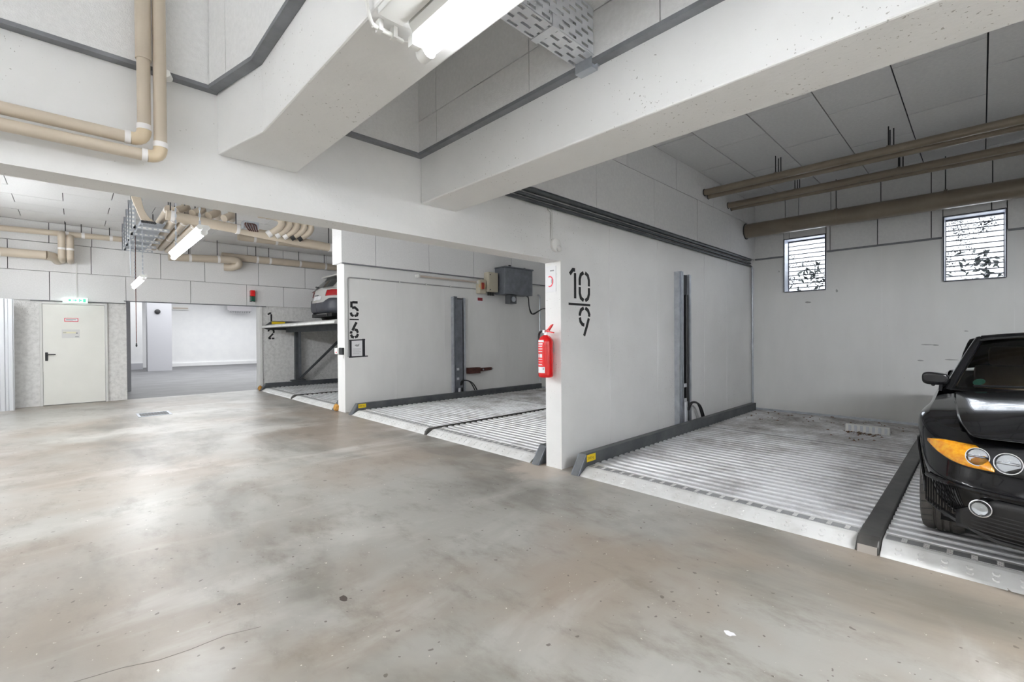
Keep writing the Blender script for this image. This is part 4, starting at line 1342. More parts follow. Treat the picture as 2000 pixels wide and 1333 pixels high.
# ------------------------------------------------------------------ fittings on the middle partition
cd = thing('surface_conduit', 'thin grey conduit framing the wall around numbers 5 and 6', 'conduit', (3.49, YB0, .96))
MB().tube([Vector((3.476, YB0-.012, .98))] + bend((3.476, YB0-.012, 1.5), (3.476, YB0-.012, 2.385), (4.0, YB0-.012, 2.385), .05) + [Vector((6.38, YB0-.012, 2.38))], .011, 8).build('conduit', 'conduit_grey', cd, smooth=True)
for x in (3.9, 4.5, 5.1, 5.7):
    MB().box(x-.015, x+.015, YB0-.026, YB0, 2.365, 2.40).build('clip', 'frame', cd)
ks = thing('key_switch', 'white key switch with dark plate on the wall end left of the notice', 'switch', (3.41, 7.88, 1.02))
MB().cbox(3.375, 3.419, 7.96, 8.09, 1.03, 1.14, .006).build('switch_box', 'white', ks)
MB().box(3.372, 3.375, 7.99, 8.03, 1.05, 1.07).build('red_mark', 'red_flat', ks)
MB().cbox(3.385, 3.419, 7.78, 7.92, 1.02, 1.145, .006).build('dark_plate', 'black', ks)
MB().cyl((3.41, 7.80, .96), (3.41, 7.80, 1.02), .02, 8).build('cable_gland', 'white', ks)

ul = thing('unlit_tube_lamp', 'unlit fluorescent lamp on the wall above the grey column', 'lamp', (5.6, YB0-.05, 2.5))
MB().box(4.86, 6.40, YB0-.045, YB0, 2.50, 2.555).build('housing', 'frame', ul)
MB().cyl((4.90, YB0-.07, 2.525), (6.36, YB0-.07, 2.525), .019, 12).build('tube', 'tube_off', ul, smooth=True)
for x in (4.88, 6.36):
    MB().box(x, x+.04, YB0-.09, YB0, 2.495, 2.56).build('tube_holder', 'frame', ul)
bx = thing('control_box', 'beige control box on the wall left of the grey tank', 'control box', (6.78, 7.6, 2.32))
MB().cbox(6.60, 6.885, 7.56, YB0, 2.325, 2.76, .01).build('enclosure', 'beige_box', bx)
MB().box(6.62, 6.865, 7.552, 7.56, 2.345, 2.74).build('lid', 'beige_box', bx)
for x, z in ((6.64, 2.37), (6.64, 2.70)):
    MB().cyl((x, 7.545, z), (x, 7.553, z), .012, 8).build('lid_screw', 'black', bx)
for x in (6.68, 6.75, 6.82):
    MB().cyl((x, 7.66, 2.25), (x, 7.66, 2.325), .025, 8).build('cable_gland', 'black', bx)
rs = thing('main_switch', 'red and yellow rotary main switch on the side of the control box', 'switch', (6.50, 7.62, 2.35))
MB().cbox(6.40, 6.585, 7.62, YB0, 2.28, 2.58, .02).build('switch_body', 'beige_box', rs)
MB().lathe([(.01, 0), (.075, 0), (.075, .015), (.01, .02)], (6.46, 7.62, 2.44), (-.5, -1, 0), 18).build('yellow_disc', mat('ochre_disc', (.62, .42, .18), .5), rs, smooth=True)
MB().box(6.43, 6.49, 7.575, 7.60, 2.37, 2.51).build('red_knob', mat('dull_red', (.30, .03, .02), .5), rs)
tk = thing('hydraulic_tank', 'grey metal hydraulic tank mounted high on the wall', 'tank', (7.35, 7.5, 2.28))
MB().cbox(6.93, 7.82, 7.38, 7.72, 2.285, 2.88, .012).build('tank_body', 'tank', tk)
MB().prism([(6.90, 2.88), (7.85, 2.88), (7.82, 2.905), (6.93, 2.905)], 'y', 7.36, 7.74).build('tank_lid', 'tank', tk)
MB().box(6.95, 7.0, 7.72, YB0, 2.30, 2.85).box(7.75, 7.80, 7.72, YB0, 2.30, 2.85).build('wall_bracket', 'rail', tk)
MB().cyl((7.15, 7.46, 2.89), (7.15, 7.46, 2.95), .03, 12).build('filler_cap', 'black', tk, smooth=True)
MB().cyl((7.62, 7.46, 2.89), (7.62, 7.46, 2.93), .03, 12).build('filler_cap', 'black', tk, smooth=True)
pm = MB().cbox(7.15, 7.36, 7.45, 7.62, 2.08, 2.285, .012).build('pump_motor', 'rail', tk)
MB().lathe([(.02, 0), (.06, 0), (.06, .02), (.02, .025)], (7.25, 7.45, 2.18), (0, -1, 0), 16).build('motor_cap', 'galv', pm, smooth=True)
MB().cyl((7.40, 7.55, 2.16), (7.40, 7.55, 2.285), .02, 10).build('valve', 'galv', tk, smooth=True)
hs = thing('hydraulic_lines', 'black hydraulic lines looping from the tank to the back', 'hoses', (8.0, 7.65, 1.9))
for k in range(2):
    MB().tube(smooth_path([(7.80, 7.6, 2.30), (7.92, 7.62, 2.28-.02*k), (7.97, 7.64, 2.05), (8.06+.03*k, 7.66, 1.89), (8.22, 7.68, 1.91-.02*k), (8.5, 7.69, 2.02), (8.8, 7.7, 2.04)], 6), .012, 8).build('hose', 'black', hs, smooth=True)
MB().tube(bend((7.82, 7.7, 2.36), (8.42, 7.7, 2.36), (8.42, 7.7, 2.1), .06) + [Vector((8.42, 7.7, 0.2))], .018, 8).build('rigid_line', 'galv', hs, smooth=True)
wl = thing('warning_label', 'small red and white label on the wall below the control box', 'label', (6.52, YB0, 2.06))
MB().box(6.44, 6.60, YB0-.002, YB0-.0003, 2.065, 2.20).build('label_sheet', 'paper', wl)
MB().box(6.45, 6.59, YB0-.0035, YB0-.002, 2.13, 2.195).build('red_field', mat('dark_red_field', (.32, .03, .04), .6), wl)
rb = thing('rusty_bracket', 'rusty brown steel bracket low on the wall right of the grey column', 'bracket', (6.45, YB0-.05, .56))
MB().box(6.12, 6.42, YB0-.12, YB0-.0, .53, .655).build('bracket_box', 'rust', rb)
MB().prism([(6.42, .555), (6.80, .575), (6.86, .605), (6.80, .635), (6.42, .63)], 'y', YB0-.05, YB0).build('flat_bar', 'rust', rb)
for x in (6.55, 6.82):
    MB().cyl((x, YB0-.05, .60), (x, YB0-.065, .60), .018, 8).build('bolt', 'galv', rb)

# far hall fittings
fl = thing('hall_lamp', 'long white lamp high on the far hall wall', 'lamp', (3.8, 27.3, 2.78))
MB().box(3.45, 4.15, 27.35, 27.5, 2.78, 3.0).build('housing', 'white', fl)
MB().cyl((3.50, 27.31, 2.86), (4.10, 27.31, 2.86), .03, 10).build('tube', 'tube_off', fl, smooth=True)
gr = thing('toothed_panel', 'grey panel with toothed lower edge high in the far hall', 'panel', (6.2, 27.0, 2.72))
MB().prism([(5.70, 3.7), (5.70, 2.85), (5.85, 2.76), (6.80, 2.80), (6.80, 3.7)], 'y', 26.9, 26.96).build('panel_sheet', mat('pinkish_grey', (.52, .50, .52), .6), gr)
for i in range(9):
    MB().box(5.86+i*.105, 5.91+i*.105, 26.88, 26.98, 2.70, 2.775).build('tooth', 'ink', gr)
MB().box(5.84, 6.80, 26.88, 26.9, 2.765, 2.79).build('edge_bar', 'ink', gr)
tag(MB().lathe([(.01, 0), (.10, 0), (.10, .05), (.06, .07), (.01, .07)], (2.56, 24.1, 2.50), (0, -1, 0), 18).build('round_lamp', 'black', smooth=True), 'round black fitting on the grey pier in the far hall', 'fitting')

# marks lying on the aisle floor
ck = MB().ribbon([(-0.072, 2.419), (-0.01, 2.4), (0.129, 2.369), (0.237, 2.322), (0.338, 2.308), (0.468, 2.309), (0.598, 2.264)], .003, lambda a, b, t: (a, b, .0002+t*.2))
tag(ck.build('floor_crack', mat('crack_dark', (.20, .18, .16), .8)), 'fine hairline crack in the concrete floor at lower left', 'crack')  # dark ribbon drawn along the crack
for (x, y, r_, lab) in ((2.051, 0.766, .022, 'pale paint splash on the floor at lower right'), (0.573, 2.533, .010, 'small dark fleck on the floor left of the oil spot')):
    fk = MB()
    fk.v = [(x+math.cos(i*.7)*r_*(.6+.4*math.sin(i*2.1)**2), y+math.sin(i*.7)*r_*1.3*(.6+.4*math.cos(i*1.3)**2), .0006) for i in range(9)]
    fk.f = [tuple(range(9))]
    tag(fk.build('floor_fleck', 'paper' if r_ > .015 else 'rubber'), lab, 'stain')
sp = MB()
rr = random.Random(12)
for i in range(14):
    a0 = 2*PI*i/14
    q = rr.uniform(.75, 1.15)
    sp.v.append((.96+math.cos(a0)*.018*q, 2.22+math.sin(a0)*.034*q, .0006))
sp.f.append(tuple(range(14)))
tag(sp.build('oil_spot', mat('oil_stain', (.07, .055, .045), .7)), 'dark oil spot on the concrete floor in the foreground', 'stain')

# ------------------------------------------------------------------ cars
def lerp_tab(tab, x):
    if x <= tab[0][0]:
        return tab[0][1]
    for (a, p), (b, q) in zip(tab, tab[1:]):
        if x <= b:
            return p+(q-p)*(x-a)/(b-a)
    return tab[-1][1]


class CarBody:
    """half-contour in plan, stacked in levels; local axes: x runs along the car from the end that faces the aisle, y to the left in the picture, z up"""

    def __init__(self, contour, levels, ztop, arches, k, origin, z0):
        self.C, self.Lv, self.zt, self.A, self.k, self.o, self.z0 = contour, levels, ztop, arches, k, Vector(origin), z0
        self.fr = [(l[0]-levels[0][0])/(levels[-1][0]-levels[0][0]) for l in levels]

    def W(self, p):
        return self.o + Vector(p)*self.k

    def pt(self, i, j):
        x, y = self.C[i]
        f, dx, dy = self.fr[j], self.Lv[j][1], self.Lv[j][2]
        n = len(self.C)
        endx = self.C[-1][0]
        w = max(0.0, min(1.0, (0.75-x)/0.5))
        wr = max(0.0, min(1.0, (x-(endx-0.6))/0.5))
        px = x + dx*w - dx*wr
        py = max(0.0, y - dy*min(1.0, y/0.5))
        zb, ztp = self.z0, lerp_tab(self.zt, x)
        if x < .42:                      # the bumper sweeps up towards the wheel
            zb += .10*max(0.0, min(1.0, (y-.50)/.30))
        for (ax, ar, az) in self.A:
            if abs(px-ax) < ar:
                zb = max(zb, az+math.sqrt(ar*ar-(px-ax)**2))
        return (px, py, zb+(ztp-zb)*f)

    def shell(self):
        mb = MB()
        n, m = len(self.C), len(self.Lv)
        rows = []
        for j in range(m):
            half = [self.pt(i, j) for i in range(n)]
            ring = half + [(p[0], -p[1], p[2]) for p in half[-2:0:-1]]
            rows.append([self.W(p) for p in ring])
        b = len(rows[0])
        v = [p for r in rows for p in r]
        f = []
        for j in range(m-1):
            for i in range(b):
                f.append((j*b+i, j*b+(i+1) % b, (j+1)*b+(i+1) % b, (j+1)*b+i))
        return mb.add(v, f)

    def front_x(self, y, z):
        """x of the end face at lateral y and height z"""
        x = 0
        for (x0, y0), (x1, y1) in zip(self.C, self.C[1:]):
            if y0 <= y <= y1:
                x = x0+(x1-x0)*(y-y0)/max(1e-6, y1-y0)
                break
        f = (z-self.Lv[0][0])/(self.Lv[-1][0]-self.Lv[0][0])
        tab = [(g, l[1]) for g, l in zip(self.fr, self.Lv)]
        w = max(0.0, min(1.0, (0.75-x)/0.5))
        return x + lerp_tab(tab, f)*w

    def patch(self, ys, zlo, zhi, off, nz=5, side=1):
        mb = MB()
        rows = []
        for y in ys:
            r = []
            for q in range(nz+1):
                z = zlo(y)+(zhi(y)-zlo(y))*q/nz
                x = self.front_x(y, z)-off
                r.append(self.W((x, side*(y+off*.4), z)))
            rows.append(r)
        return mb.grid(rows)


def frange(a, b, n):
    return [a+(b-a)*i/n for i in range(n+1)]


# --- black convertible on the right half of the nearest platform, nose towards the aisle
CC = [(0, 0), (.008, .12), (.02, .25), (.042, .38), (.075, .49), (.12, .59), (.18, .68), (.25, .745), (.33, .79), (.40, .818), (.46, .838), (.53, .853), (.60, .865), (.68, .873), (.75, .877),
      (.82, .877), (.89, .875), (.96, .872), (1.03, .869), (1.09, .867), (1.16, .866), (1.35, .866), (1.7, .868), (2.2, .87), (2.7, .87), (3.05, .872), (3.15, .874), (3.25, .876), (3.35, .878), (3.47, .88), (3.6, .878), (3.7, .872), (3.8, .865), (3.95, .85), (4.15, .80), (4.33, .68), (4.43, .45), (4.48, .2), (4.49, 0)]
LV = [(.165, .09, .075), (.20, .025, .035), (.285, .0, .018), (.40, -.012, .006), (.45, -.018, .0), (.475, -.002, .002), (.54, .022, .0), (.63, .05, .004), (.695, .095, .018), (.745, .170, .062)]
ZT = [(0, .745), (.2, .75), (.45, .788), (.75, .828), (1.1, .868), (1.5, .90), (2.2, .915), (3.0, .935), (3.8, .955), (4.3, .94), (4.49, .93)]
bc = CarBody(CC, LV, ZT, [(.745, .350, .29), (3.47, .350, .29)], .90, (3.275, -.50, .074), .165)
car = thing('car', 'black convertible with amber indicators parked nose out at the right edge', 'car', tuple(bc.W((2.2, 0, 0))))
body = bc.shell()
# top surfaces: nose to scuttle, and the rear deck
n_c = len(bc.C)
tops = [bc.pt(i, len(LV)-1) for i in range(n_c)]


def top_rows(i0, i1, crown):
    rows = []
    for i in range(i0, i1+1):
        x, y, z = tops[i]
        rows.append([bc.W((x-0.0*abs(v), y*v, z+crown(x)*(1-v*v))) for v in frange(-1, 1, 10)])
    return rows


crown = lambda x: lerp_tab([(0, .0), (.15, .0), (.3, .025), (.7, .05), (1.4, .055), (1.8, .02)], x)
q = MB().grid(top_rows(0, 21, crown))
body.add(q.v, q.f)
q = MB().grid(top_rows(30, n_c-1, lambda x: .03 if x < 4.3 else .01))
body.add(q.v, q.f)
bo = body.build('body_shell', 'carpaint', car, smooth=True, subsurf=1, auto=False)
# bonnet panel lying on the nose, with a fine shut line round it
hv = []
for t in frange(0, 1, 12):
    x = .18 + t*1.24
    hw = lerp_tab([(.18, .60), (.5, .665), (1.0, .70), (1.42, .715)], x)
    row = []
    for v in frange(-1, 1, 14):
        xx = x - (.055*(1-v*v) if t < .2 else .055*(1-v*v)*(1-t)) + (.05*(v*v) if t > .95 else 0)
        yy = hw*v
        zt = lerp_tab(ZT, x)
        cw = max(.02, lerp_tab([(0, .86), (.3, .72), (.75, .815), (1.4, .80)], x))
        z = zt + crown(x)*(1-(yy/cw)**2) + .004 + .010*min(1.0, t*3)*max(0.0, min(1.0, (.62-abs(v))/.2))
        row.append(bc.W((xx, yy, z)))
    hv.append(row)
MB().grid(hv).build('bonnet', 'carpaint', car, smooth=True, auto=False, subsurf=1, solid=.006)
for s in (1, -1):
    hs_ = bc.patch(frange(.34, .80, 14), lambda y: .572+max(0, (y-.58)/.22)**2.2*.085, lambda y: .722-.012*min(1, (y-.34)/.3)-max(0, (y-.66)/.14)**2*.025, .006, side=s).build('headlamp_housing', 'car_trim', car, smooth=True, solid=.004)
    bc.patch(frange(.50, .80, 16), lambda y: .582+max(0, (y-.58)/.22)**2.2*.085, lambda y: (.705-max(0, (y-.66)/.14)**2*.022) if y > .565 else .595+(y-.50)/.065*.11, .012, side=s).build('indicator', 'amber', hs_, smooth=True, solid=.004)
    for (y, z, r) in ((.572, .648, .050), (.452, .640, .056)):
        x = bc.front_x(y, z)-.022
        nd = Vector((-1, s*.22, .18)).normalized()
        c = Vector((x, s*y, z))
        rl = MB().lathe([(r*1.06*.9, -.006*.9), (r*1.06*.9, .006), (r*.98*.9, .006), (r*.8*.9, -.012), (r*.45*.9, -.022), (r*.2*.9, -.016), (.001, -.012)], bc.W(c), nd, 24).build('headlamp_bowl', 'reflector', hs_, smooth=True)
        MB().lathe([(r*.9, .004), (r*.8*.9, .012), (r*.45*.9, .018), (.001, .02)], bc.W(c), nd, 24).build('headlamp_glass', 'lens', hs_, smooth=True)
        MB().box(-.001, .001, -r*.75, r*.75, -.006, .006)
        d2 = nd.cross(Vector((0, 0, 1))).normalized()
        MB().cyl(bc.W(c)+nd*.004+d2*r*.7, bc.W(c)+nd*.004-d2*r*.7, .006, 8).build('lamp_shield', 'chrome', hs_, smooth=True)
    # fog lamp intake with mesh, and fog lamp
    fi = bc.patch(frange(.33, .66, 10), lambda y: .215+max(0, .40-y)*.1, lambda y: .435-max(0, (y-.50)/.16)*.12, .010, side=s).build('fog_intake', 'car_trim', car, smooth=True, solid=.004)
    ms = MB()
    for t in range(7):
        z = .215+t*.022
        ms.add([bc.W((bc.front_x(y, z)-.016-(d & 1)*.0, s*y, z+e)) for y in (.38, .44, .50, .56, .60) for (d, e) in ((0, -.003), (1, .003))][:10],
               [(0, 2, 3, 1), (2, 4, 5, 3), (4, 6, 7, 5), (6, 8, 9, 7)])
    ms.build('intake_mesh', 'black', fi, kind='stuff')
    c = bc.W((bc.front_x(.56, .375)-.045, s*.56, .375))
    fl_ = MB().lathe([(.044, -.02), (.044, .004), (.040, .005), (.036, -.006), (.018, -.012), (.001, -.008)], c, (-1, s*.25, .05), 22).build('fog_lamp', 'reflector', car, smooth=True)
    MB().lathe([(.038, .004), (.026, .009), (.001, .012)], c, (-1, s*.25, .05), 22).build('fog_glass', 'lens', fl_, smooth=True)
    # grooved corner vent of the bumper
    cv = MB()
    for t in range(11):
        a = t/10
        y = .665+.135*a
        zt_ = .455-.01*a
        zb_ = .275+.04*abs(a-.5)
        xa = bc.front_x(min(y, .85), .35)
        cv.add([bc.W((xa-.004, s*(y+.004), zb_)), bc.W((xa-.009, s*(y+.010), zb_)), bc.W((xa-.009, s*(y+.010), zt_)), bc.W((xa-.004, s*(y+.004), zt_))], [(0, 1, 2, 3)])
    cv.build('corner_grille', 'car_trim', car, kind='stuff')
    # kidney grille
    kd = bc.patch(frange(.035, .235, 6), lambda y: .555, lambda y: .665-.02*abs(y-.13)/.1, .014, side=s).build('kidney_grille', 'car_trim', car, smooth=True, solid=.006)
    MB().tube([bc.W((bc.front_x(y, z)-.022, s*y, z)) for y, z in ((.035, .555), (.235, .56), (.245, .64), (.20, .672), (.05, .672), (.03, .62), (.035, .555))], .007, 8).build('grille_rim', 'chrome', kd, smooth=True)
# rub strip and lower lip of the bumper
st = []
for s in (-1, 1):
    for y in (frange(.80, .02, 16) if s > 0 else frange(.02, .80, 16)):
        st.append((y, s))
MB().tube([bc.W((bc.front_x(y, .455)-.006, s*y, .462)) for y, s in [(y, 1) for y in frange(.80, 0, 18)] + [(y, -1) for y in frange(.02, .80, 18)]], .014, 8).build('bumper_strip', 'carpaint', car, smooth=True)
MB().tube([bc.W((bc.front_x(y, .20)-.004, s*y, .195+.095*max(0, min(1, (y-.50)/.30)))) for y, s in [(y, 1) for y in frange(.80, 0, 18)] + [(y, -1) for y in frange(.02, .80, 18)]], .014, 8).build('bumper_lip', 'car_trim', car, smooth=True)
q = bc.patch(frange(0, .30, 6), lambda y: .20, lambda y: .33, .008)
q2 = bc.patch(frange(0, .30, 6), lambda y: .20, lambda y: .33, .008, side=-1)
q.add(q2.v, q2.f)
q.build('lower_grille', 'car_trim', car, smooth=True)
MB().add([bc.W(p) for p in [(.38, -.74, .17), (.38, .74, .17), (4.3, .80, .19), (4.3, -.80, .19)]], [(0, 1, 2, 3)]).build('underbody', 'car_trim', car)

# wheels


def wheel(c, k, r, w, tyre_m, rim_m, parent):
    t = MB().lathe([(r*.66*k, -w*.42*k), (r*.86*k, -w*.5*k), (r*.955*k, -w*.46*k), (r*k, -w*.36*k), (r*k, -w*.20*k), (r*.975*k, -w*.19*k), (r*.975*k, -w*.15*k), (r*k, -w*.14*k), (r*k, -w*.03*k), (r*.975*k, -w*.02*k), (r*.975*k, w*.02*k), (r*k, w*.03*k),
                    (r*k, w*.14*k), (r*.975*k, w*.15*k), (r*.975*k, w*.19*k), (r*k, w*.20*k), (r*k, w*.36*k), (r*.955*k, w*.46*k), (r*.86*k, w*.5*k), (r*.66*k, w*.42*k)], c, (0, 1, 0), 40).build('wheel', tyre_m, parent, smooth=True)
    s = 1 if c[1] > parent.location.y else -1
    rim = MB().lathe([(r*.65*k, s*w*.43*k), (r*.60*k, s*w*.47*k), (r*.56*k, s*w*.30*k), (r*.15*k, s*w*.36*k), (.001, s*w*.38*k)], c, (0, 1, 0), 24).build('rim', 'galv_light', t, smooth=True)
    grv = MB()
    for i in range(36):
        a = 2*PI*i/36
        d = Vector((math.cos(a), 0, math.sin(a)))
        p = Vector(c)+d*(r*k*.9985)
        tg = Vector((-math.sin(a), 0, math.cos(a)))
        for y0, y1 in ((-.46, -.22), (.22, .46)):
            b0, b1 = Vector((0, w*k*y0, 0)), Vector((0, w*k*y1, 0))
            grv.add([p+b0-tg*.003, p+b1-tg*.003+tg*.01, p+b1+tg*.003+tg*.01, p+b0+tg*.003], [(0, 1, 2, 3)])
    grv.build('tread_groove', 'black', t, kind='stuff')
    return t


for x in (.745, 3.47):
    for s in (1, -1):
        wheel(tuple(bc.W((x, s*.735, .317))), .9, .317, .225, 'rubber', 'galv_light', car)
        MB().tube([bc.W((x+math.cos(a)*.345, s*(lerp_tab(CC[:18], x+math.cos(a)*.345)-.004 if x < 2 else .868), .29+math.sin(a)*.345)) for a in frange(.12, PI-.12, 16)], .008, 6).build('arch_lip', 'carpaint', car, smooth=True)
        MB().lathe([(.352*.9, -.12), (.352*.9, .12)], bc.W((x, s*.72, .29)), (0, 1, 0), 24)
# greenhouse
ws_b = lambda v: (1.42+.27*v*v, .735*v, .945-.045*v*v)
ws_t = lambda v: (2.20+.10*v*v, .555*v, 1.352-.035*v*v)
rows = []
for v in frange(-1, 1, 14):
    a, b = Vector(ws_b(v)), Vector(ws_t(v))
    rows.append([bc.W(a.lerp(b, t)+Vector((-.02*4*t*(1-t), 0, .012*4*t*(1-t)))) for t in frange(0, 1, 8)])
MB().grid(rows).build('windscreen', 'glass', car, smooth=True)
for s in (1, -1):
    MB().tube([bc.W(Vector(ws_b(s)).lerp(Vector(ws_t(s)), t)+Vector((-.02*4*t*(1-t)+.01, s*.014, .012*4*t*(1-t)))) for t in frange(-.04, 1, 8)], .030, 10).build('windscreen_pillar', 'carpaint', car, smooth=True)
    MB().grid([[bc.W((1.80+.52*t, s*(.80-.22*t), .90+.40*t)) for t in frange(0, 1, 4)], [bc.W((2.9+.15*t, s*(.80-.20*t), .92+.36*t)) for t in frange(0, 1, 4)]]).build('side_window', 'dark_glass', car, smooth=True)
    MB().tube([bc.W((1.95, s*.861, .915)), bc.W((2.2, s*.862, .92)), bc.W((3.1, s*.865, .94))], .014, 8).build('belt_moulding', 'car_trim', car, smooth=True)
    MB().prism([(bc.W((x, 0, 0)).x, bc.W((0, 0, z)).z) for x, z in ((1.62, .89), (1.80, .90), (1.93, .99), (1.80, 1.0))], 'y', bc.W((0, s*.79, 0)).y, bc.W((0, s*.81, 0)).y).build('mirror_base', 'car_trim', car)
    mr = MB()
    bm = bmesh.new()
    bmesh.ops.create_cube(bm, size=1.0)
    bmesh.ops.subdivide_edges(bm, edges=bm.edges[:], cuts=2, use_grid_fill=True)
    for vtx in bm.verts:
        y, z, x = vtx.co.y, vtx.co.z, vtx.co.x
        tp = 1.0 - .22*max(0, -y*s)
        cr = abs(y)*2*abs(z)*2
        y *= 1-.16*cr
        z *= 1-.16*cr
        vtx.co = bc.W((1.74+x*.10*(1+.3*y*s), s*.835+y*.185, .985+z*.118*tp+.01*y*s))
    bm.verts.index_update()
    mr.add([vtx.co[:] for vtx in bm.verts], [[vtx.index for vtx in fc.verts] for fc in bm.faces])
    bm.free()
    mm = mr.build('door_mirror', 'carpaint', car, smooth=True, subsurf=2, auto=False)
    MB().tube([bc.W((1.74, s*.79, .945)), bc.W((1.76, s*.74, .92))], .026, 8).build('mirror_arm', 'car_trim', mm, smooth=True)
# fabric roof
rows = []
for x, w_, z, e in ((2.18, .575, 1.315, .040), (2.26, .595, 1.325, .050), (2.45, .62, 1.325, .055), (2.8, .64, 1.315, .06), (3.1, .66, 1.28, .07), (3.4, .70, 1.16, .09), (3.62, .74, .985, .05)):
    rows.append([bc.W((x+(.06*v*v if x < 2.3 else 0), w_*v, z+e*(1-abs(v)**2.6))) for v in frange(-1, 1, 16)])
MB().grid(rows).build('fabric_roof', 'softtop', car, smooth=True, solid=.012, auto=False)
MB().tube([bc.W(Vector(ws_t(v))+Vector((.0, 0, .012))) for v in frange(-1, 1, 14)], .022, 8).build('windscreen_header', 'carpaint', car, smooth=True)
for s in (1, -1):
    MB().grid([[bc.W((2.9+.15*t, s*(.80-.20*t), .92+.36*t)) for t in frange(0, 1, 4)], [bc.W((3.5+.10*t, s*(.80-.12*t), .94+.10*t)) for t in frange(0, 1, 4)]]).build('roof_quarter', 'softtop', car, smooth=True)
# cabin
MB().add([bc.W(p) for p in [(1.45, -.78, .32), (1.45, .78, .32), (3.5, .78, .32), (3.5, -.78, .32)]], [(0, 1, 2, 3)]).build('cabin_floor', 'car_trim', car)
dash = []
for v in frange(-1, 1, 8):
    dash.append([bc.W(p) for p in ((1.46+.2*v*v, .74*v, .90), (1.62+.14*v*v, .74*v, .925), (1.85+.04*v*v, .74*v, .91), (1.95, .74*v, .80), (1.93, .74*v, .5))])
MB().grid(dash).build('dashboard', 'car_trim', car, smooth=True)
for s in (1, -1):
    sb = MB()

    def slab(mb, c, h, lean):
        b0 = len(mb.v)
        mb.cbox(-h[0]/2, h[0]/2, -h[1]/2, h[1]/2, -h[2]/2, h[2]/2, .045)
        for i_ in range(b0, len(mb.v)):
            p = Vector(mb.v[i_])
            p.x += lean*p.z
            mb.v[i_] = tuple(bc.W(p+Vector(c)))
        return mb
    st_ = slab(MB(), (2.78, s*.36, .76), (.14, .50, .60), .28).build('seat', 'leather', car, smooth=True)
    slab(MB(), (2.50, s*.36, .46), (.52, .50, .16), .0).build('seat_cushion', 'leather', st_, smooth=True)
    slab(MB(), (2.90, s*.36, 1.15), (.11, .30, .19), .2).build('headrest', 'leather', st_, smooth=True)
    MB().cyl(bc.W((2.87, s*.36, 1.04)), bc.W((2.88, s*.36, 1.10)), .012, 8).build('headrest_post', 'chrome', st_)
slab(MB(), (3.30, 0, .74), (.14, 1.2, .50), .25).build('rear_seat', 'leather', car, smooth=True)
MB().tube([bc.W((2.05+.05*math.sin(a), -.36+.19*math.cos(a), .86+.18*math.sin(a))) for a in frange(0, 2*PI, 20)], .014, 8).build('steering_wheel', 'car_trim', car, smooth=True)
MB().cbox(*[c for p in zip(bc.W((2.15, -.09, 1.20)), bc.W((2.18, .09, 1.26))) for c in p], .008).build('rear_view_mirror', 'car_trim', car)
p0, p1 = Vector(ws_b(.80)), Vector(ws_t(.80))
c = bc.W(p0.lerp(p1, .12)+Vector((.012, 0, .008)))
ax = (bc.W(p1)-bc.W(p0)).normalized()
MB().lathe([(.034, 0), (.034, .001), (.001, .0015)], c, (-.6, .25, .75), 20).build('windscreen_sticker', 'green_dot', car)
MB().tube([bc.W((1.46, .10, .965)), bc.W((1.52, .35, .96)), bc.W((1.62, .60, .945))], .009, 6).build('wiper', 'car_trim', car, smooth=True)
MB().tube([bc.W((1.42, -.45, .965)), bc.W((1.43, -.10, .975)), bc.W((1.50, .22, .962))], .009, 6).build('wiper', 'car_trim', car, smooth=True)

# --- white hatchback on the raised platform, tail towards the aisle
C2 = [(0, 0), (.01, .25), (.03, .45), (.07, .60), (.13, .70), (.22, .78), (.34, .83), (.42, .845), (.50, .855), (.58, .862), (.66, .866), (.74, .868), (.82, .868), (.90, .868), (.98, .868), (1.06, .868), (1.5, .868), (2.2, .868), (2.85, .868), (2.95, .868), (3.05, .868), (3.2, .868), (3.35, .866), (3.45, .86), (3.6, .82), (3.8, .65), (3.93, .35), (3.96, 0)]
L2 = [(.27, .10, .06), (.33, .01, .02), (.45, -.015, .0), (.62, -.005, .0), (.70, .02, .012), (.84, .05, .015), (.98, .10, .035)]
Z2 = [(0, .98), (1, .97), (2.5, .93), (3.3, .86), (3.96, .78)]
wc = CarBody(C2, L2, Z2, [(.72, .36, .30), (3.20, .36, .30)], .90, (4.42, 11.62, UZ+.08), .27)
wcar = thing('car', 'white hatchback with dark bumper seen from behind on the raised platform', 'car', tuple(wc.W((2, 0, 0))))
wb = wc.shell()
nC = len(C2)
tp = [wc.pt(i, len(L2)-1) for i in range(nC)]
rows = [[wc.W((tp[i][0], tp[i][1]*v, tp[i][2]+.04*(1-v*v))) for v in frange(-1, 1, 8)] for i in range(nC)]
q = MB().grid(rows)
wb.add(q.v, q.f)
wb.build('body_shell', 'whitecar', wcar, smooth=True, subsurf=1, auto=False)
# cabin with roof
hx = [(.10, .80, .97), (.22, .76, 1.10), (.40, .69, 1.28), (.50, .64, 1.38), (.62, .62, 1.44), (1.0, .61, 1.475), (1.6, .61, 1.475), (2.1, .60, 1.43), (2.6, .66, 1.14), (2.95, .74, .92)]
rows = []
for x, w_, z in hx:
    zb = .93
    rows.append([wc.W((x+.09*abs(v)**3*(1 if x < 1 else -1), y, zz)) for v, y, zz in
                 [(-1, -.84, zb), (-.95, -.84+(.84-w_)*.3, zb+(z-zb)*.3), (-.9, -w_-.02, zb+(z-zb)*.85), (-.8, -w_*.9, z-.012), (-.4, -w_*.5, z), (0, 0, z+.006), (.4, w_*.5, z), (.8, w_*.9, z-.012), (.9, w_+.02, zb+(z-zb)*.85), (.95, .84-(.84-w_)*.3, zb+(z-zb)*.3), (1, .84, zb)]])
MB().grid(rows).build('roof', 'whitecar', wcar, smooth=True, auto=False, subsurf=1)
gl = []
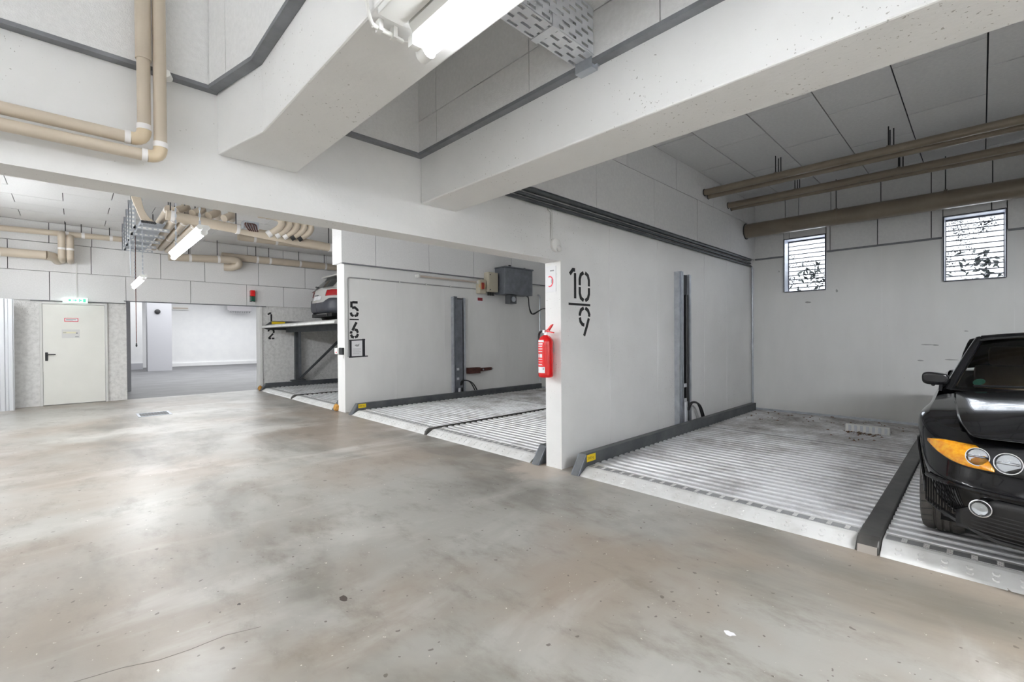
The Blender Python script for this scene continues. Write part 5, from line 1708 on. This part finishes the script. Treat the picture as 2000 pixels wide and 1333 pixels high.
for t in frange(0, 1, 5):
    x, w_, z = .115+.36*t, .66-.10*t, 1.00+.35*t
    gl.append([wc.W((x+.09*abs(v)**3-.035, w_*v, z+.012)) for v in frange(-1, 1, 10)])
MB().grid(gl).build('rear_window', 'dark_glass', wcar, smooth=True)
MB().cbox(*[c for p in zip(wc.W((.34, -.56, 1.345)), wc.W((.60, .56, 1.392))) for c in p], .015).build('roof_spoiler', 'whitecar', wcar, smooth=True)
for s in (1, -1):
    MB().grid([[wc.W((.75+.06*t, s*(.850-.20*t), .98+.38*t)) for t in frange(0, 1, 4)], [wc.W((2.75-.55*t, s*(.855-.20*t), .95+.38*t)) for t in frange(0, 1, 4)]]).build('side_window', 'dark_glass', wcar, smooth=True)
    wc.patch(frange(.44, .84, 12), lambda y: .76+.02*(y-.44), lambda y: .93-.02*abs(y-.64), .014, side=s).build('tail_lamp', 'tail_red', wcar, smooth=True, solid=.004)
    MB().tube([wc.W((.72+math.cos(a)*.375, s*.868, .30+math.sin(a)*.375)) for a in frange(-.1, PI+.1, 14)], .035, 8).build('arch_cladding', 'bumper_grey', wcar, smooth=True)
    for x in (.72, 3.20):
        wheel(tuple(wc.W((x, s*.74, .31))), .90, .31, .20, 'rubber', 'galv_light', wcar)
for s in (1, -1):
    q = wc.patch(frange(0, .85, 16), lambda y: .29, lambda y: .585+.11*max(0, min(1, (y-.40)/.22)), .012, side=s)
    q.build('rear_bumper', 'bumper_grey', wcar, smooth=True, solid=.006)
q = wc.patch(frange(0, .24, 4), lambda y: .66, lambda y: .77, .018)
q2 = wc.patch(frange(0, .24, 4), lambda y: .66, lambda y: .77, .018, side=-1)
q.add(q2.v, q2.f)
q.build('number_plate', 'paper', wcar)
MB().tube([wc.W((.03, .0, .80)), wc.W((.035, .22, .80))], .012, 6).build('tailgate_handle', 'bumper_grey', wcar, smooth=True)
MB().tube([wc.W((.06, .02, 1.02)), wc.W((.10, .28, 1.06)), wc.W((.13, .42, 1.07))], .014, 6).build('rear_wiper', 'car_trim', wcar, smooth=True)
MB().box(*[c for p in zip(wc.W((.12, -.7, .20)), wc.W((3.6, .7, .30))) for c in p]).build('underbody', 'car_trim', wcar)
MB().cyl(wc.W((.10, -.40, .24)), wc.W((.35, -.40, .26)), .03, 10).build('exhaust', 'rail', wcar, smooth=True)
